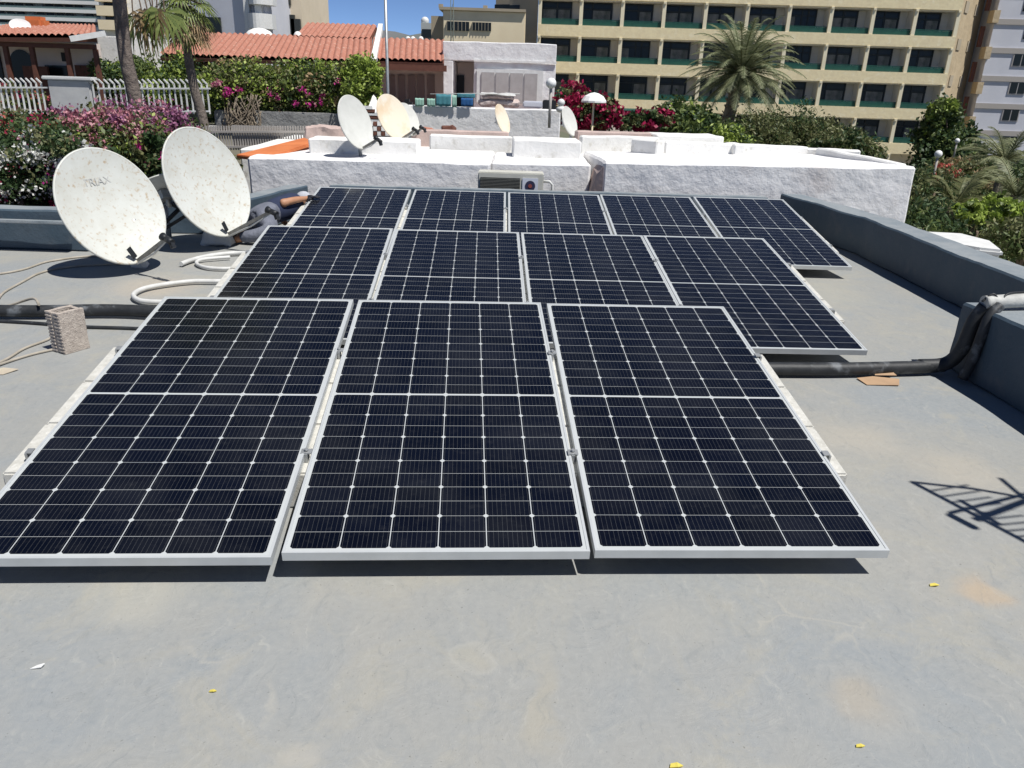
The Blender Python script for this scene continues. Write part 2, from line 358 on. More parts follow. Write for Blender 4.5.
# our roof
deck=[(-9,-4),(4.2,-4),(4.2,9.95),(-2.7,9.75),(-3.0,8.4),(-4.0,8.3),(-4.1,7.35),(-9,7.3)]
o=MB().prism(deck,-.22,0).build('roof_deck',MT['deck']); tag(o,kind='structure')
o=MB().prism([(-8.9,-3.9),(4.1,-3.9),(4.1,9.8),(-2.7,9.6),(-2.95,8.3),(-4.05,8.2),(-4.1,7.25),(-8.9,7.2)],-3.6,-.224).build('house_below',MT['stucco_plain'])
tag(o,'rendered house body carrying the grey roof deck with the solar panels','house')
def wall_poly(name,pts,th,z1,label,cat='parapet',mats=None,cap=True,side=1,z0=.002,amp=.012):
    # pts: inner line; thickness to the left/right (side)
    root=thing(name,label,cat,(pts[0][0],pts[0][1],z0))
    P=[Vector((p[0],p[1],0)) for p in pts]; Q=[]
    for i,p in enumerate(P):
        a=(P[i]-P[i-1]).normalized() if i>0 else (P[1]-P[0]).normalized()
        b=(P[i+1]-P[i]).normalized() if i<len(P)-1 else a
        nb=Vector((-b.y,b.x,0)); na=Vector((-a.y,a.x,0)); nn=(na+nb); nn/= max(nn.dot(nb),.3); Q.append(p+nn*th*side)
    ring=P+list(reversed(Q))
    if side>0: pass
    else: ring=list(reversed(ring))
    m=MB(); zz=[(p[2] if len(p)>2 else z1) for p in pts]; zr=zz+list(reversed(zz))
    if side<0: zr=list(reversed(zr))
    n_=len(P)
    lo_=[(v.x,v.y,z0) for v in P]+[(v.x,v.y,z0) for v in Q]; hi_=[(P[i].x,P[i].y,zz[i]) for i in range(n_)]+[(Q[i].x,Q[i].y,zz[i]) for i in range(n_)]
    m.v=lo_+hi_; K=2*n_
    def F_(q,mi): m.f.append(q if side>0 else tuple(reversed(q))); m.m.append(mi); m.sm.append(False)
    for i in range(n_-1):
        F_((i,i+1,K+i+1,K+i),0); F_((n_+i+1,n_+i,K+n_+i,K+n_+i+1),0); F_((K+i,K+i+1,K+n_+i+1,K+n_+i),1); F_((i+1,i,n_+i,n_+i+1),0)
    F_((n_,0,K,K+n_),0); F_((n_-1,2*n_-1,K+2*n_-1,K+n_-1),0)
    m.build('wall',[mats or MT['parapet'],MT['parapet_top']],root,bevel=.015,subdiv=.16,amp=amp,freq=2.2)
    return root
wall_poly('parapet_wall',[(3.62,4.75,.40),(3.62,6.2,.40),(3.62,8.2,.40),(3.45,9.15,.40),(3.28,9.9,.41)],.30,.40,'long blue grey parapet running back from the black pipe corner to the white neighbouring wall',side=-1)
wall_poly('parapet_wall',[(2.80,-3.9,.44),(2.80,3.9,.44),(2.765,4.3,.445),(2.755,4.66,.43)],1.2,.44,'nearer blue grey parapet with rounded end where the black pipe climbs over',side=-1)
wall_poly('parapet_wall',[(-8.9,7.12),(-4.02,7.17),(-3.92,8.15),(-2.85,8.25),(-2.55,9.55)],.24,.37,'blue grey parapet behind the two big satellite dishes',side=1)
wall_poly('parapet_wall',[(-2.30,9.58),(3.10,9.78)],.16,.37,'low grey parapet directly behind the rearmost row of panels',side=1)
# ledge under the coping of the left parapet
lo=MB().box((-8.9,7.02,.27),(-4.06,7.10,.30)).build('roof_ledge',MT['parapet_top'],bevel=.008); tag(lo,'thin pale ledge strip along the face of the left parapet','ledge')  # ledge reuses the paler top tone to look sunlit

# neighbour's white flat roof -----------------------------------------------------
nb=thing('neighbour_building','white rough stucco flat roofed building right behind the solar panels','building',(0,10.6,-3.4))
def nwall(name,poly,z0,mt='stucco',bev=.03,sub=.14,amp=.013):
    return MB().prism(poly,z0,.6).build(name,MT[mt],nb,bevel=bev,subdiv=sub,amp=amp,freq=1.8)
nwall('wall',[(-3.62,10.62,.58),(-.39,10.62,.60),(-.39,12.6,.60),(-3.7,12.6,.56)],-3.4)
nwall('wall',[(-.385,11.0,.585),(.985,11.0,.585),(1.0,12.6,.58),(-.385,12.6,.58)],-3.4)
nwall('wall',[(1.12,10.55,.67),(5.18,10.45,.735),(5.12,12.7,.70),(1.0,12.6,.64)],-3.4)
nwall('wall',[(-4.4,12.62,.50),(5.12,12.72,.60),(6.5,16.8,.5),(-4.6,16.4,.48)],-3.4,'stucco_plain',.02,.4,.01)
# sloped shaded return at the recess corner
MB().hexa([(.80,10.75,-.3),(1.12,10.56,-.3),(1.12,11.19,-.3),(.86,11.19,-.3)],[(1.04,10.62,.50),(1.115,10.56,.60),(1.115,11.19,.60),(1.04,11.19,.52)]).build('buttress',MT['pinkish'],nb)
# rear parapets, boxes
def npar(a,b,th,z0,z1,mt='stucco_plain',z2=None):
    a=Vector((a[0],a[1],0)); b=Vector((b[0],b[1],0)); d=(b-a).normalized(); nn=Vector((-d.y,d.x,0))*th; z2=z1 if z2 is None else z2
    MB().hexa([(p.x,p.y,z0) for p in (a,b,b+nn,a+nn)],[(a.x,a.y,z1),(b.x,b.y,z2),((b+nn).x,(b+nn).y,z2),((a+nn).x,(a+nn).y,z1)]).build('parapet',MT[mt],nb,bevel=.02,subdiv=.22,amp=.012,freq=2)
npar((2.20,12.2),(4.55,12.72),.22,.5,.845,z2=.80)
npar((2.05,12.05),(2.20,12.2),.5,.5,.86)
npar((1.0,13.2),(2.3,13.35),.2,.5,.83)
npar((3.28,12.35),(3.46,12.39),.35,.5,.832)
npar((4.62,12.62),(5.08,10.80),.16,.6,.80,z2=.745)
npar((4.40,12.75),(5.3,12.55),.2,.5,.78)
npar((-.10,11.75),(.90,11.78),.75,.5,.83)
npar((-1.42,12.7),(-.12,12.75),.18,.45,.80)
npar((-2.98,11.35),(-1.45,11.42),.6,.5,.785)
npar((1.0,14.3),(2.35,14.5),.2,.45,.84,'pinkish'); npar((2.4,14.2),(3.6,14.3),.9,.45,.82); npar((-1.9,14.0),(-.2,14.1),.12,.4,.80,'pinkish')
# AC unit
ac=thing('air_conditioner','beige outdoor air conditioning unit with dark grille behind the back row of panels','air conditioner',(-.12,10.2,0))
T=Matrix.Translation((-.12,10.15,0))
MB().box((-.40,0,.02),(.44,.3,.53),T=T).build('casing',mat('beige_casing',(.56,.55,.49),(.5,.49,.43),6,.5),ac,bevel=.012)
gm=MB().box((-.37,-.012,.06),(.14,-.004,.465),1,T)
for k in range(22): gm.box((-.37,-.022,.07+k*.018),(.14,-.012,.076+k*.018),0,T)
gm.build('grille',[mat('grille_grey',(.16,.16,.14)),MT['dark']],ac)
badge=MB().box((.17,-.012,.29),(.37,-.004,.47),0,T)
for (r,mi,yy) in ((.065,1,-.016),(.025,2,-.020)):
    ring=[T@Vector((.27+r*math.cos(a*math.pi/12),yy,.375+r*math.sin(a*math.pi/12))) for a in range(24)]; badge.face(ring,mi)
badge.build('badge',[mat('badge_white',(.62,.64,.70)),mat('badge_dark',(.03,.03,.07)),mat('badge_red',(.28,.07,.06))],ac)
MB().tube([T@Vector(p) for p in ((.44,.15,.42),(.52,.13,.42),(.56,.13,.38),(.56,.13,0))],.018,8).build('refrigerant_pipe',MT['pvc'],ac)

# ================================================================== SOLAR PANELS
panels=[[(-1.8135,2.0920,.12,.0641,.1516),(-.7502,2.1864,.12,.0655,.1472),(.3032,2.2613,.12,.0566,.1439)],
[(-1.9863,4.4086,.12,.0461,.1479),(-.9345,4.4627,.12,.0411,.1443),(.1248,4.5046,.12,.0434,.1440),(1.1650,4.5269,.12,.0435,.1463)],
[(-2.2072,6.9061,.12,.0258,.1494),(-1.1353,6.9364,.12,.0209,.15),(-.0696,6.9621,.12,.0217,.1491),(.9904,6.988,.12,.0251,.1517),(2.0474,7.0109,.12,.0169,.1549)]]
def make_panel():
    root=thing('solar_panel','x','solar panel')
    H=.035; m=MB()
    for lo,hi in (((0,0,-H),(PW,.010,0)),((0,PL-.010,-H),(PW,PL,0)),((0,.0102,-H),(.010,PL-.0102,0)),((PW-.010,.0102,-H),(PW,PL-.0102,0))): m.box(lo,hi)
    for lo,hi in (((.0102,.0102,-H),(PW-.0102,.035,-H+.002)),((.0102,PL-.035,-H),(PW-.0102,PL-.0102,-H+.002))): m.box(lo,hi)
    m.build('frame',MT['alu'],root,local=True)
    m=MB(); z=-.002
    m.face([(.0101,.0101,z),(PW-.0101,.0101,z),(PW-.0101,PL-.0101,z),(.0101,PL-.0101,z)],0)
    z=-.007; m.face([(.0101,PL-.0101,z),(PW-.0101,PL-.0101,z),(PW-.0101,.0101,z),(.0101,.0101,z)],1)
    m.build('cell_sheet',[MT['cells'],MT['backsheet']],root,local=True)
    m=MB().box((PW/2-.05,PL/2-.03,-.03),(PW/2+.05,PL/2+.03,-.0075)); m.build('junction_box',MT['dark'],root,local=True)
    return root
proto=make_panel()
rn=['front row','middle row','rearmost row']
pn={3:['left','centre','right'],4:['leftmost','second from left','third from left','rightmost'],5:['leftmost','second from left','middle','second from right','rightmost']}
first=True
for ri,row in enumerate(panels):
    for pi,(x,y,z,rot,tl) in enumerate(row):
        if first: o=proto; first=False
        else:
            o=proto.copy(); C.objects.link(o)
            for ch in list(proto.children): c=ch.copy(); C.objects.link(c); c.parent=o
        o.location=(x,y,z); o.rotation_euler=(Matrix.Rotation(rot,3,'Z')@Matrix.Rotation(tl,3,'X')).to_euler()
        extra={(0,0):', cut by the left picture edge',(2,0):', gripped by the crouching person',(1,3):', above the black pipe',(2,4):', beside the long parapet'}.get((ri,pi),'')
        tag(o,'%s dark blue solar panel of the %s%s'%(pn[len(row)][pi],rn[ri],extra),'solar panel','solar panels in three tilted rows')
# ballast blocks
def make_block(clamp):
    root=thing('ballast_block','x','concrete block'); root.location=(0,0,0)
    Lb=.335; w=.10; sl=math.tan(.148); h0=.0
    return root
bl_len=.345; b0=.50
row_def=[(-1.8179,2.1075,.0655,.028,.149),(-1.9877,4.4186,.0443,.0165,.147),(-2.2045,6.9097,.023,.0274,.150)]
pos_name=['front','middle','back']
for ri,(x0,y0,rot,gap,tl) in enumerate(row_def):
    n=len(panels[ri])
    for li in range(n+1):
        if li==0: a=-.085+.10
        elif li==n: a=n*(PW+gap)-gap+.075-.10
        else: a=li*(PW+gap)-gap/2
        for k in range(3):
            b=b0+k*(bl_len+.006)+random.uniform(-.002,.002); aj=a+random.uniform(-.004,.004)
            cs,sn=math.cos(rot),math.sin(rot)
            loc=(x0+cs*aj-sn*b,y0+sn*aj+cs*b,.001)
            if li==0: wh='along the left edge of the %s'%rn[ri]
            elif li==n: wh='along the right edge of the %s'%rn[ri]
            else: wh='under the %s panel gap from the left, %s'%(['first','second','third','fourth'][li-1],rn[ri])
            root=thing('ballast_block','%s pale concrete ballast block %s'%(pos_name[k],wh),'concrete block',loc,'concrete ballast blocks holding up the panels')
            root.rotation_euler=(0,0,rot+random.uniform(-.006,.006))
            zt=lambda bb: .12-.036+ bb*math.tan(tl)-.004
            w_=.10
            m=MB().hexa([(-w_,0,0),(w_,0,0),(w_,bl_len,0),(-w_,bl_len,0)],[(-w_,0,zt(b)),(w_,0,zt(b)),(w_,bl_len,zt(b+bl_len)),(-w_,bl_len,zt(b+bl_len))])
            m.build('block_body',MT['concrete'],root,bevel=.008,local=True)
            if k in (0,2):
                bc=.09 if k==0 else bl_len-.09
                zc=zt(b+bc); c=MB()
                hw=max(gap/2+.001,.012)
                off=0 if 0<li<n else (-(a) -.012 if li==0 else (n*(PW+gap)-gap-a+.012))
                T=Matrix.Translation((off,bc,zc+.002))@Matrix.Rotation(tl,4,'X')
                if 0<li<n: c.box((-hw-.006,-.016,.037),(hw+.006,.016,.042),0,T); c.box((-.006,-.02,0),(.006,.02,.0368),0,T); c.tube([T@Vector((0,0,.0445)),T@Vector((0,0,.053))],.008,6)
                else:
                    sx=1 if li==0 else -1
                    c.box((min(sx*-.012,sx*.018),-.016,.036),(max(sx*-.008,sx*.014),.016,.040),0,T); c.box((-.012 if sx>0 else .004,-.02,0),(-.004 if sx>0 else .012,.02,.0368),0,T)
                c.build('clamp',MT['alu_dull'],root,local=True)

# ================================================================== ROOF OBJECTS
# black insulated pipe
def wob(P,amp,seed=0): return [Vector(p)+Vector((noise.noise(Vector(p)*3+Vector((seed,0,0))),noise.noise(Vector(p)*3+Vector((0,seed,5))),0))*amp for p in P]
pts=curve_pts([(-4.8,4.98,.055),(-3.4,5.03,.055),(-2.5,5.12,.055),(-1,4.75,.05),(.8,4.38,.05),(1.7,4.38,.05),(2.4,4.47,.05),(2.66,4.52,.055)],8)
pp=thing('insulated_pipe','thick black insulated pipe running across the roof under the panels and up the parapet','pipe',(0,4.9,0))
MB().tube(pts,.041,14).build('pipe_run',MT['black_pipe'],pp)
MB().tube(curve_pts([(2.50,4.50,.055),(2.66,4.50,.075),(2.715,4.47,.18),(2.74,4.46,.36),(2.78,4.45,.455)],6),.042,14).build('pipe_riser',MT['black_pipe'],pp)
MB().tube(curve_pts([(2.70,4.36,.03),(2.735,4.36,.2),(2.765,4.37,.40),(2.83,4.40,.475)],6),.03,12).build('pipe_riser',MT['black_pipe'],pp)
MB().tube(wob(curve_pts([(2.76,4.44,.48),(2.95,4.46,.492),(3.3,4.52,.495),(4.1,4.6,.49)],6),.01),.042,12).build('taped_pipe',MT['tape'],pp)
MB().tube(curve_pts([(2.74,4.43,.49),(2.80,4.44,.535),(2.84,4.42,.50),(2.9,4.45,.54),(3.1,4.52,.535)],6),.006,6).build('tie_wire',MT['dark'],pp)
c=MB().tube(wob(curve_pts([(-5,4.9,.012),(-3.5,4.93,.012),(-2.7,4.86,.012),(-2.0,4.92,.012),(-1.5,4.95,.012)],8),.02),.012,8).build('black_cable',MT['black_pipe']); tag(c,'thin black cable lying beside the thick black pipe at left','cable')
# cinder block (hollow, on its side: two open cells at top)
bx=thing('hollow_block','brown grey hollow concrete block standing on the roof by the black pipe','block',(-2.70,4.45,.001))
cb=MB(); W2,D2,H2=.125,.16,.255; wl=.025
T=Matrix.Rotation(R(-28),4,'Z')
cb.box((-W2/2,-D2/2,0),(-W2/2+wl,D2/2,H2),0,T); cb.box((W2/2-wl,-D2/2,0),(W2/2,D2/2,H2),0,T)
cb.box((-W2/2+wl+.0005,-D2/2+.002,0),(W2/2-wl-.0005,-D2/2+wl,H2-.006),0,T); cb.box((-W2/2+wl+.0005,D2/2-wl,0),(W2/2-wl-.0005,D2/2-.002,H2-.004),0,T)
for k in range(12): cb.box((-W2/2-.003+.002*(k%2),-D2/2-.004,.008+k*.0215),(-.012,-D2/2+.003,.019+k*.0215),0,T); cb.box((.012,-D2/2-.004,.008+k*.0215),(W2/2-.004,-D2/2+.003,.019+k*.0215),0,T)
cb.build('block_shell',MT['block'],bx,local=True,bevel=.002,subdiv=.03,amp=.003,freq=14)
# loose cables
def cable(name,P,r,mt,label,cat='cable',n=8,amp=.02):
    o=MB().tube(wob(curve_pts(P,n),amp),r,8).build(name,MT[mt]); return tag(o,label,cat)
cable('beige_cable',[(-5.2,5.6,.012),(-4.24,6.2,.01),(-4.12,6.71,.01),(-3.85,6.95,.01),(-3.5,6.85,.012)],.009,'cable','thin beige cable curving towards the left parapet')
cable('beige_cable',[(-3.45,6.7,.012),(-3.9,6.44,.01),(-3.92,6.0,.01),(-3.80,5.47,.01),(-3.62,5.25,.012),(-3.35,5.15,.11),(-3.2,5.0,.115)],.009,'cable','beige cable looping from the left dish down over the black pipe')
cable('beige_cable',[(-2.93,4.9,.012),(-2.93,4.61,.01),(-2.97,4.41,.01),(-2.95,4.15,.01),(-3.1,3.9,.01)],.008,'cable','beige cable crossing the floor left of the hollow block')
cable('beige_cable',[(-2.72,4.5,.01),(-2.85,4.32,.01),(-2.93,4.10,.012),(-3.0,3.95,.02)],.008,'cable','short beige cable running from the foot of the hollow block')
# white hose
hp=[gp(*q,.03) for q in ((181,263),(200,257),(235,253),(262,254),(290,262),(270,272),(235,268),(205,269),(190,262),(205,257))]
cable('white_hose',[gp(181,264,.03),gp(192,260,.03),gp(212,255.5,.03),gp(240,253,.03),gp(262,256,.03)],.021,'pvc','upper white flexible hose end lying below the right dish','hose',8,.0)
cable('white_hose',[gp(260,262,.025),gp(235,268,.025),gp(210,268,.025),gp(197,264,.025),gp(202,259.5,.03),gp(230,257,.03)],.016,'pvc','white hose loop tucked inside the coil below the right dish','hose',8,.0)
cable('white_hose',[gp(260,276,.03),gp(225,281,.03),gp(190,281.5,.03),gp(150,287,.03),gp(134,294,.03),gp(140,300.5,.03),gp(165,302,.03),gp(200,300,.03),gp(240,297,.03)],.019,'pvc','big white hose loop beside the left panel of the front row','hose',8,.0)
# scraps
def scrap(name,u,v,pts,mt,label,cat,z=.006):
    p=gp(u,v,0); m=MB(); ring=[(p.x+a,p.y+b,z+c) for a,b,c in pts]
    m.hexa([(x,y,zz-.003) for x,y,zz in ring],ring); o=m.build(name,MT[mt]); tag(o,label,cat)
scrap('cardboard_scrap',880,383,[(-.10,-.05,0),(.09,-.05,.004),(.13,.04,.01),(-.02,.06,.014),(-.12,.05,.004)],'card','flat scrap of cardboard lying in front of the black pipe','cardboard',.006)
scrap('cardboard_scrap',885,378.5,[(-.07,-.01,0),(.06,-.012,.004),(.05,.02,.012),(-.06,.02,.01)],'card','small folded cardboard strip against the black pipe','cardboard',.024)
scrap('paper_scrap',5,372,[(-.1,-.06,0),(.02,-.05,0),(.06,.03,.004),(-.04,.05,.002)],'rubble','pale torn scrap at the left edge of the floor','scrap')
for (u,v,s,l) in ((934,586,1,'yellow petal on the floor right of the front row'),(860,747,.7,'yellow petal near the bottom right of the floor'),(213,692,.6,'tiny yellow petal on the floor below the left front panel'),(676,767,1,'yellow petal at the bottom edge of the floor')):
    scrap('petal',u,v,[(-.017*s,-.005*s,.0),(.004*s,-.008*s,.006*s),(.018*s,0,.002),(.003*s,.007*s,.005*s),(-.013*s,.006*s,.001)],'leafbit',l,'petal',.004)
scrap('white_fleck',38,668,[(-.018,-.008,0),(.012,-.004,.004),(.017,.008,.008),(-.004,.006,.002)],'paper','white plaster fleck on the floor at lower left','fleck',.004)
scrap('white_fleck',78,150+110,[(-.02,-.008,0),(.02,-.006,.004),(.017,.01,.008),(-.01,.01,.002)],'paper','white fleck near the left dish shadow','fleck',.004)

# satellite dishes ------------------------------------------------------------------
def dish(c,nrm,W_,H_,label,mt='dish',foot=None,arm=.5,group='satellite dishes',depth=.09,twist=0,lump=None,letters=None,tripod=True,armside=0):
    c=Vector(c); n=Vector(nrm).normalized(); x=Vector((0,0,1)).cross(n).normalized(); y=n.cross(x)
    Rt=Matrix.Rotation(twist,3,n); x=Rt@x; y=Rt@y
    foot=Vector(foot) if foot else Vector((c.x,c.y,0))
    root=thing('satellite_dish',label,'satellite dish',foot,group)
    m=MB(); nr,na=14,56
    P=lambda r,a,off: c+x*(W_/2*r*math.cos(a))+y*(H_/2*r*math.sin(a))+n*(depth*(r*r-1)+off)
    for side,off in ((0,0.0),(1,-.008)):
        i0=len(m.v)
        for i in range(nr+1):
            for j in range(na): m.v.append(tuple(P(max(i/nr,1e-4),2*math.pi*j/na,off)))
        for i in range(nr):
            for j in range(na):
                q=(i0+i*na+j,i0+(i+1)*na+j,i0+(i+1)*na+(j+1)%na,i0+i*na+(j+1)%na)
                m.f.append(q if side==0 else tuple(reversed(q))); m.m.append(0); m.sm.append(True)
    m.build('reflector',MT[mt],root)
    m=MB(); rim=[P(1.0,2*math.pi*j/na,-.01) for j in range(na+1)]; m.tube(rim,.011 if W_>.8 else .008,8,cap=False); m.build('rim',MT[mt],root)
    # back mount
    bk=c-n*(depth+.03)
    pt=Vector((foot.x,foot.y,max(bk.z-.05,foot.z+.05)))
    m=MB(); m.box((-.07,-.07,-.06),(.07,.07,.02),0,Matrix.Translation(bk)@Matrix((x,y,n)).transposed().to_4x4())
    m.tube([bk,bk-n*.12,Vector((foot.x,foot.y,bk.z-.1)) if foot.z<bk.z-.2 else foot],.022,8)
    m.tube([Vector((foot.x,foot.y,max(bk.z-.08,foot.z+.02))),foot+Vector((0,0,.0))],.026,10)
    m.build('mount',MT['alu_dull'],root)
    bot=c-y*(H_/2*.98)
    if arm:
        tip=bot+n*arm+y*(H_*.04)+x*armside; m=MB(); m.beam(bot-n*.05,tip,.022,.03); armo=m.build('feed_arm',MT['arm'],root)
        m=MB(); m.tube([bot-x*.03+n*.01-y*.02,(bot+tip)/2-y*.03,tip-y*.01],.009,8); m.build('feed_cable',MT['pvc'],root).parent=armo
        f=(c-tip).normalized(); m=MB(); m.tube([tip-f*.07,tip+f*.0],.026,12); m.tube([tip+f*.001,tip+f*.05],[.02,.034],12); m.beam(tip-f*.05,tip-f*.05-y*.055,.035,.03); m.build('feed_horn',MT['dark'],root).parent=armo
        if W_>.8:
            m=MB(); q=bot+y*.03+n*.012; m.beam(q-x*.02,q-x*.06+y*.085+n*.03,.045,.006,0,n); m.build('stay_bracket',MT['dark'],root)
    if lump:
        m=MB(); m.hexa([(foot.x-lump,foot.y-lump*.8,.0),(foot.x+lump,foot.y-lump*.8,.0),(foot.x+lump*.9,foot.y+lump,.0),(foot.x-lump,foot.y+lump,.0)],[(foot.x-lump*.6,foot.y-lump*.5,lump*1.2),(foot.x+lump*.55,foot.y-lump*.5,lump*1.1),(foot.x+lump*.5,foot.y+lump*.6,lump*1.2),(foot.x-lump*.6,foot.y+lump*.6,lump*1.25)])
        m.build('base_lump',MT['mortar'] if W_>1.05 else MT['pvc'],root,bevel=.02,subdiv=.05,amp=.02,freq=9)
    if letters:
        cu=bpy.data.curves.new('lettering','FONT'); cu.body=letters; cu.size=.085; cu.extrude=.0008; cu.align_x='CENTER'
        to=bpy.data.objects.new('lettering',cu); C.objects.link(to)
        bpy.context.view_layer.update(); me=bpy.data.meshes.new_from_object(to); bpy.data.objects.remove(to)
        me.materials.clear(); me.materials.append(mat('faded_grey_print',(.42,.42,.40)))
        lo=bpy.data.objects.new('lettering',me); C.objects.link(lo); lo.parent=root
        r=.42; lp=c+y*(H_/2*r)+n*(depth*(r*r-1)+.006)
        nn=(n-y*(2*depth*r/(H_/2))).normalized(); yy=nn.cross(x)
        MM=Matrix((x,yy,nn)).transposed().to_4x4(); MM.translation=lp-foot; lo.matrix_basis=MM
    return root,bk,x,y,n
d1=dish(at(113,206,6.45),(.78,-.50,.42),.87,.98,'speckled off white satellite dish standing at far left, the nearer of the two big dishes','dish',foot=(-3.28,6.62,0),arm=.50,lump=.075,letters='TRIAX',twist=R(4))
d2=dish(at(209,182,7.55),(.85,-.41,.38),.94,1.05,'big white satellite dish on a grey mortar lump, right of the nearer big dish','dish',foot=(-2.98,7.72,0),arm=.62,lump=.17,twist=R(0))
# struts of the second dish
m=MB(); 
for a,b in (((-3.55,7.6,.50),(-3.0,7.7,.16)),((-3.62,7.55,.06),(-3.05,7.72,.42)),((-3.55,7.62,.42),(-3.15,7.8,.36)),((-3.45,7.5,.2),(-3.2,7.85,.5))): m.beam(a,b,.03,.03)
m2=m.build('strut',MT['dark'],d2[0])
# third dish behind
dish(at(160,182,7.6),(-.35,.25,.8),.42,.46,'small cream dish tilted skyward between the two big dishes','dish_clean',foot=(-3.5,7.75,0),arm=0)
# dishes on the neighbour's roof
dish(at(356,122,11.0),(.80,-.55,.36),.57,.72,'clean white satellite dish on the left of the white neighbouring roof','dish_clean',foot=(at(360,150,11.1).x,11.12,.585),arm=.30,depth=.05)
dish(at(394,117,13.4),(.80,-.55,.42),.70,.76,'rust stained cream satellite dish next to the clean white one','dish_rust',foot=(at(398,135,13.5).x,13.5,.5),arm=.35,depth=.05)
dish(at(408,119,13.9),(.75,-.55,.42),.50,.56,'pale dish half hidden behind the rust stained dish','dish_clean',foot=(at(410,135,14.0).x,14.0,.45),arm=.25,depth=.05)
dish(at(503,119,16),(.80,-.5,.36),.42,.58,'small cream dish with orange rust at its lower edge, in front of the terrace wall','dish_rust',foot=(at(504,132,16.1).x,16.1,.45),arm=0,depth=.04)
dish(at(570,121,15),(.74,-.55,.38),.42,.54,'small cream dish right of the globe lamp post','dish_clean',foot=(at(571,134,15.1).x,15.1,.45),arm=0,depth=.04)

# out-of-frame TV aerial whose shadow falls on the floor at right
hA=1.9
tA=gp(985,512,0)-LIGHT*(hA/-LIGHT.z)
aer=thing('tv_aerial','tall roof aerial on a mast standing on the right parapet just outside the frame','aerial',(tA.x+.55,tA.y-.15,.44))
def unsh(u,v,h): g_=gp(u,v,0); return g_-LIGHT*(h/-LIGHT.z)
m=MB()
A=unsh(912,482,1.95); B=unsh(1060,560,2.05); m.tube([A,B],.014,8)
m.tube([unsh(975,520,2.0),unsh(1075,482,2.0)],.018,8); m.tube([unsh(960,500,2.0),unsh(1000,525,2.0)],.014,8); m.tube([unsh(1000,478,2.1),unsh(1040,512,2.0)],.013,8)
for k in range(9):
    u0=930+k*11; v0=491+k*5.7
    m.tube([unsh(u0,v0,2.0),unsh(u0+38,v0-6+k*.4,2.25)],.0065,6)
m.tube([unsh(912,482,1.95),unsh(975,489,2.25)],.011,6)
m.tube([unsh(975,489,2.25),unsh(1055,503,2.3)],.011,6)
m.tube([unsh(950,515,1.8),unsh(975,528,1.85)],.02,6); m.tube([unsh(950,513,1.8),unsh(1030,493,2.0)],.012,6)
m.build('aerial_head',MT['alu_dull'],aer)
m=MB().tube([(tA.x+.55,tA.y-.15,.44),(tA.x+.55,tA.y-.15,2.25)],.02,8); m.build('mast',MT['alu_dull'],aer)

# white canopy beyond the right parapet
P=[at(932,235,10.2),at(976,234,10.2),at(1010,255,8.9),at(995,262,8.6),at(930,243,9.6)]
can=thing('shade_canopy','white rounded canopy roof just beyond the right parapet among the trees','canopy',(P[2].x,P[2].y,-3.4))
zc=.03
poly=[(5.0,9.75),(5.52,9.68),(5.62,9.2),(5.42,8.6),(5.2,8.7),(4.85,9.2)]
MB().prism(poly,zc-.09,zc).build('canopy_roof',MT['whitepaint'],can,bevel=.03)
m=MB(); 
for q in ((5.1,9.5),(5.4,8.9)): m.tube([(q[0],q[1],-3.4),(q[0],q[1],zc-.09)],.04,8)
m.build('post',MT['whitepaint'],can)

# ================================================================== WORKER
def skin_fig(name,chains,mt,parent,sub=2):
    me=bpy.data.meshes.new(name); vs=[];es=[];rs=[]
    for ch in chains:
        idx=[]
        for it in ch:
            if isinstance(it,int): idx.append(it); continue
            p,r=it; idx.append(len(vs)); vs.append(tuple(Vector(p)-parent.location)); rs.append(r)
        es+=[(idx[i],idx[i+1]) for i in range(len(idx)-1)]
    me.from_pydata(vs,es,[]); o=bpy.data.objects.new(name,me); C.objects.link(o)
    s=o.modifiers.new('skin','SKIN'); me.skin_vertices.data
    for i,r in enumerate(rs):
        r=r if isinstance(r,tuple) else (r,r); me.skin_vertices[0].data[i].radius=r
    me.skin_vertices[0].data[0].use_root=True; s.use_smooth_shade=True
    ss=o.modifiers.new('sub','SUBSURF'); ss.levels=sub; ss.render_levels=sub
    bpy.context.view_layer.update(); dg=bpy.context.evaluated_depsgraph_get(); nm=bpy.data.meshes.new_from_object(o.evaluated_get(dg))
    bpy.data.objects.remove(o); o=bpy.data.objects.new(name,nm); C.objects.link(o); o.parent=parent
    nm.materials.clear(); nm.materials.append(mt); 
    for p in nm.polygons: p.use_smooth=True; p.material_index=0
    return o
wk=thing('person','person crouching in grey trousers, black glove gripping the rearmost left panel','person',(-2.6,8.0,0))
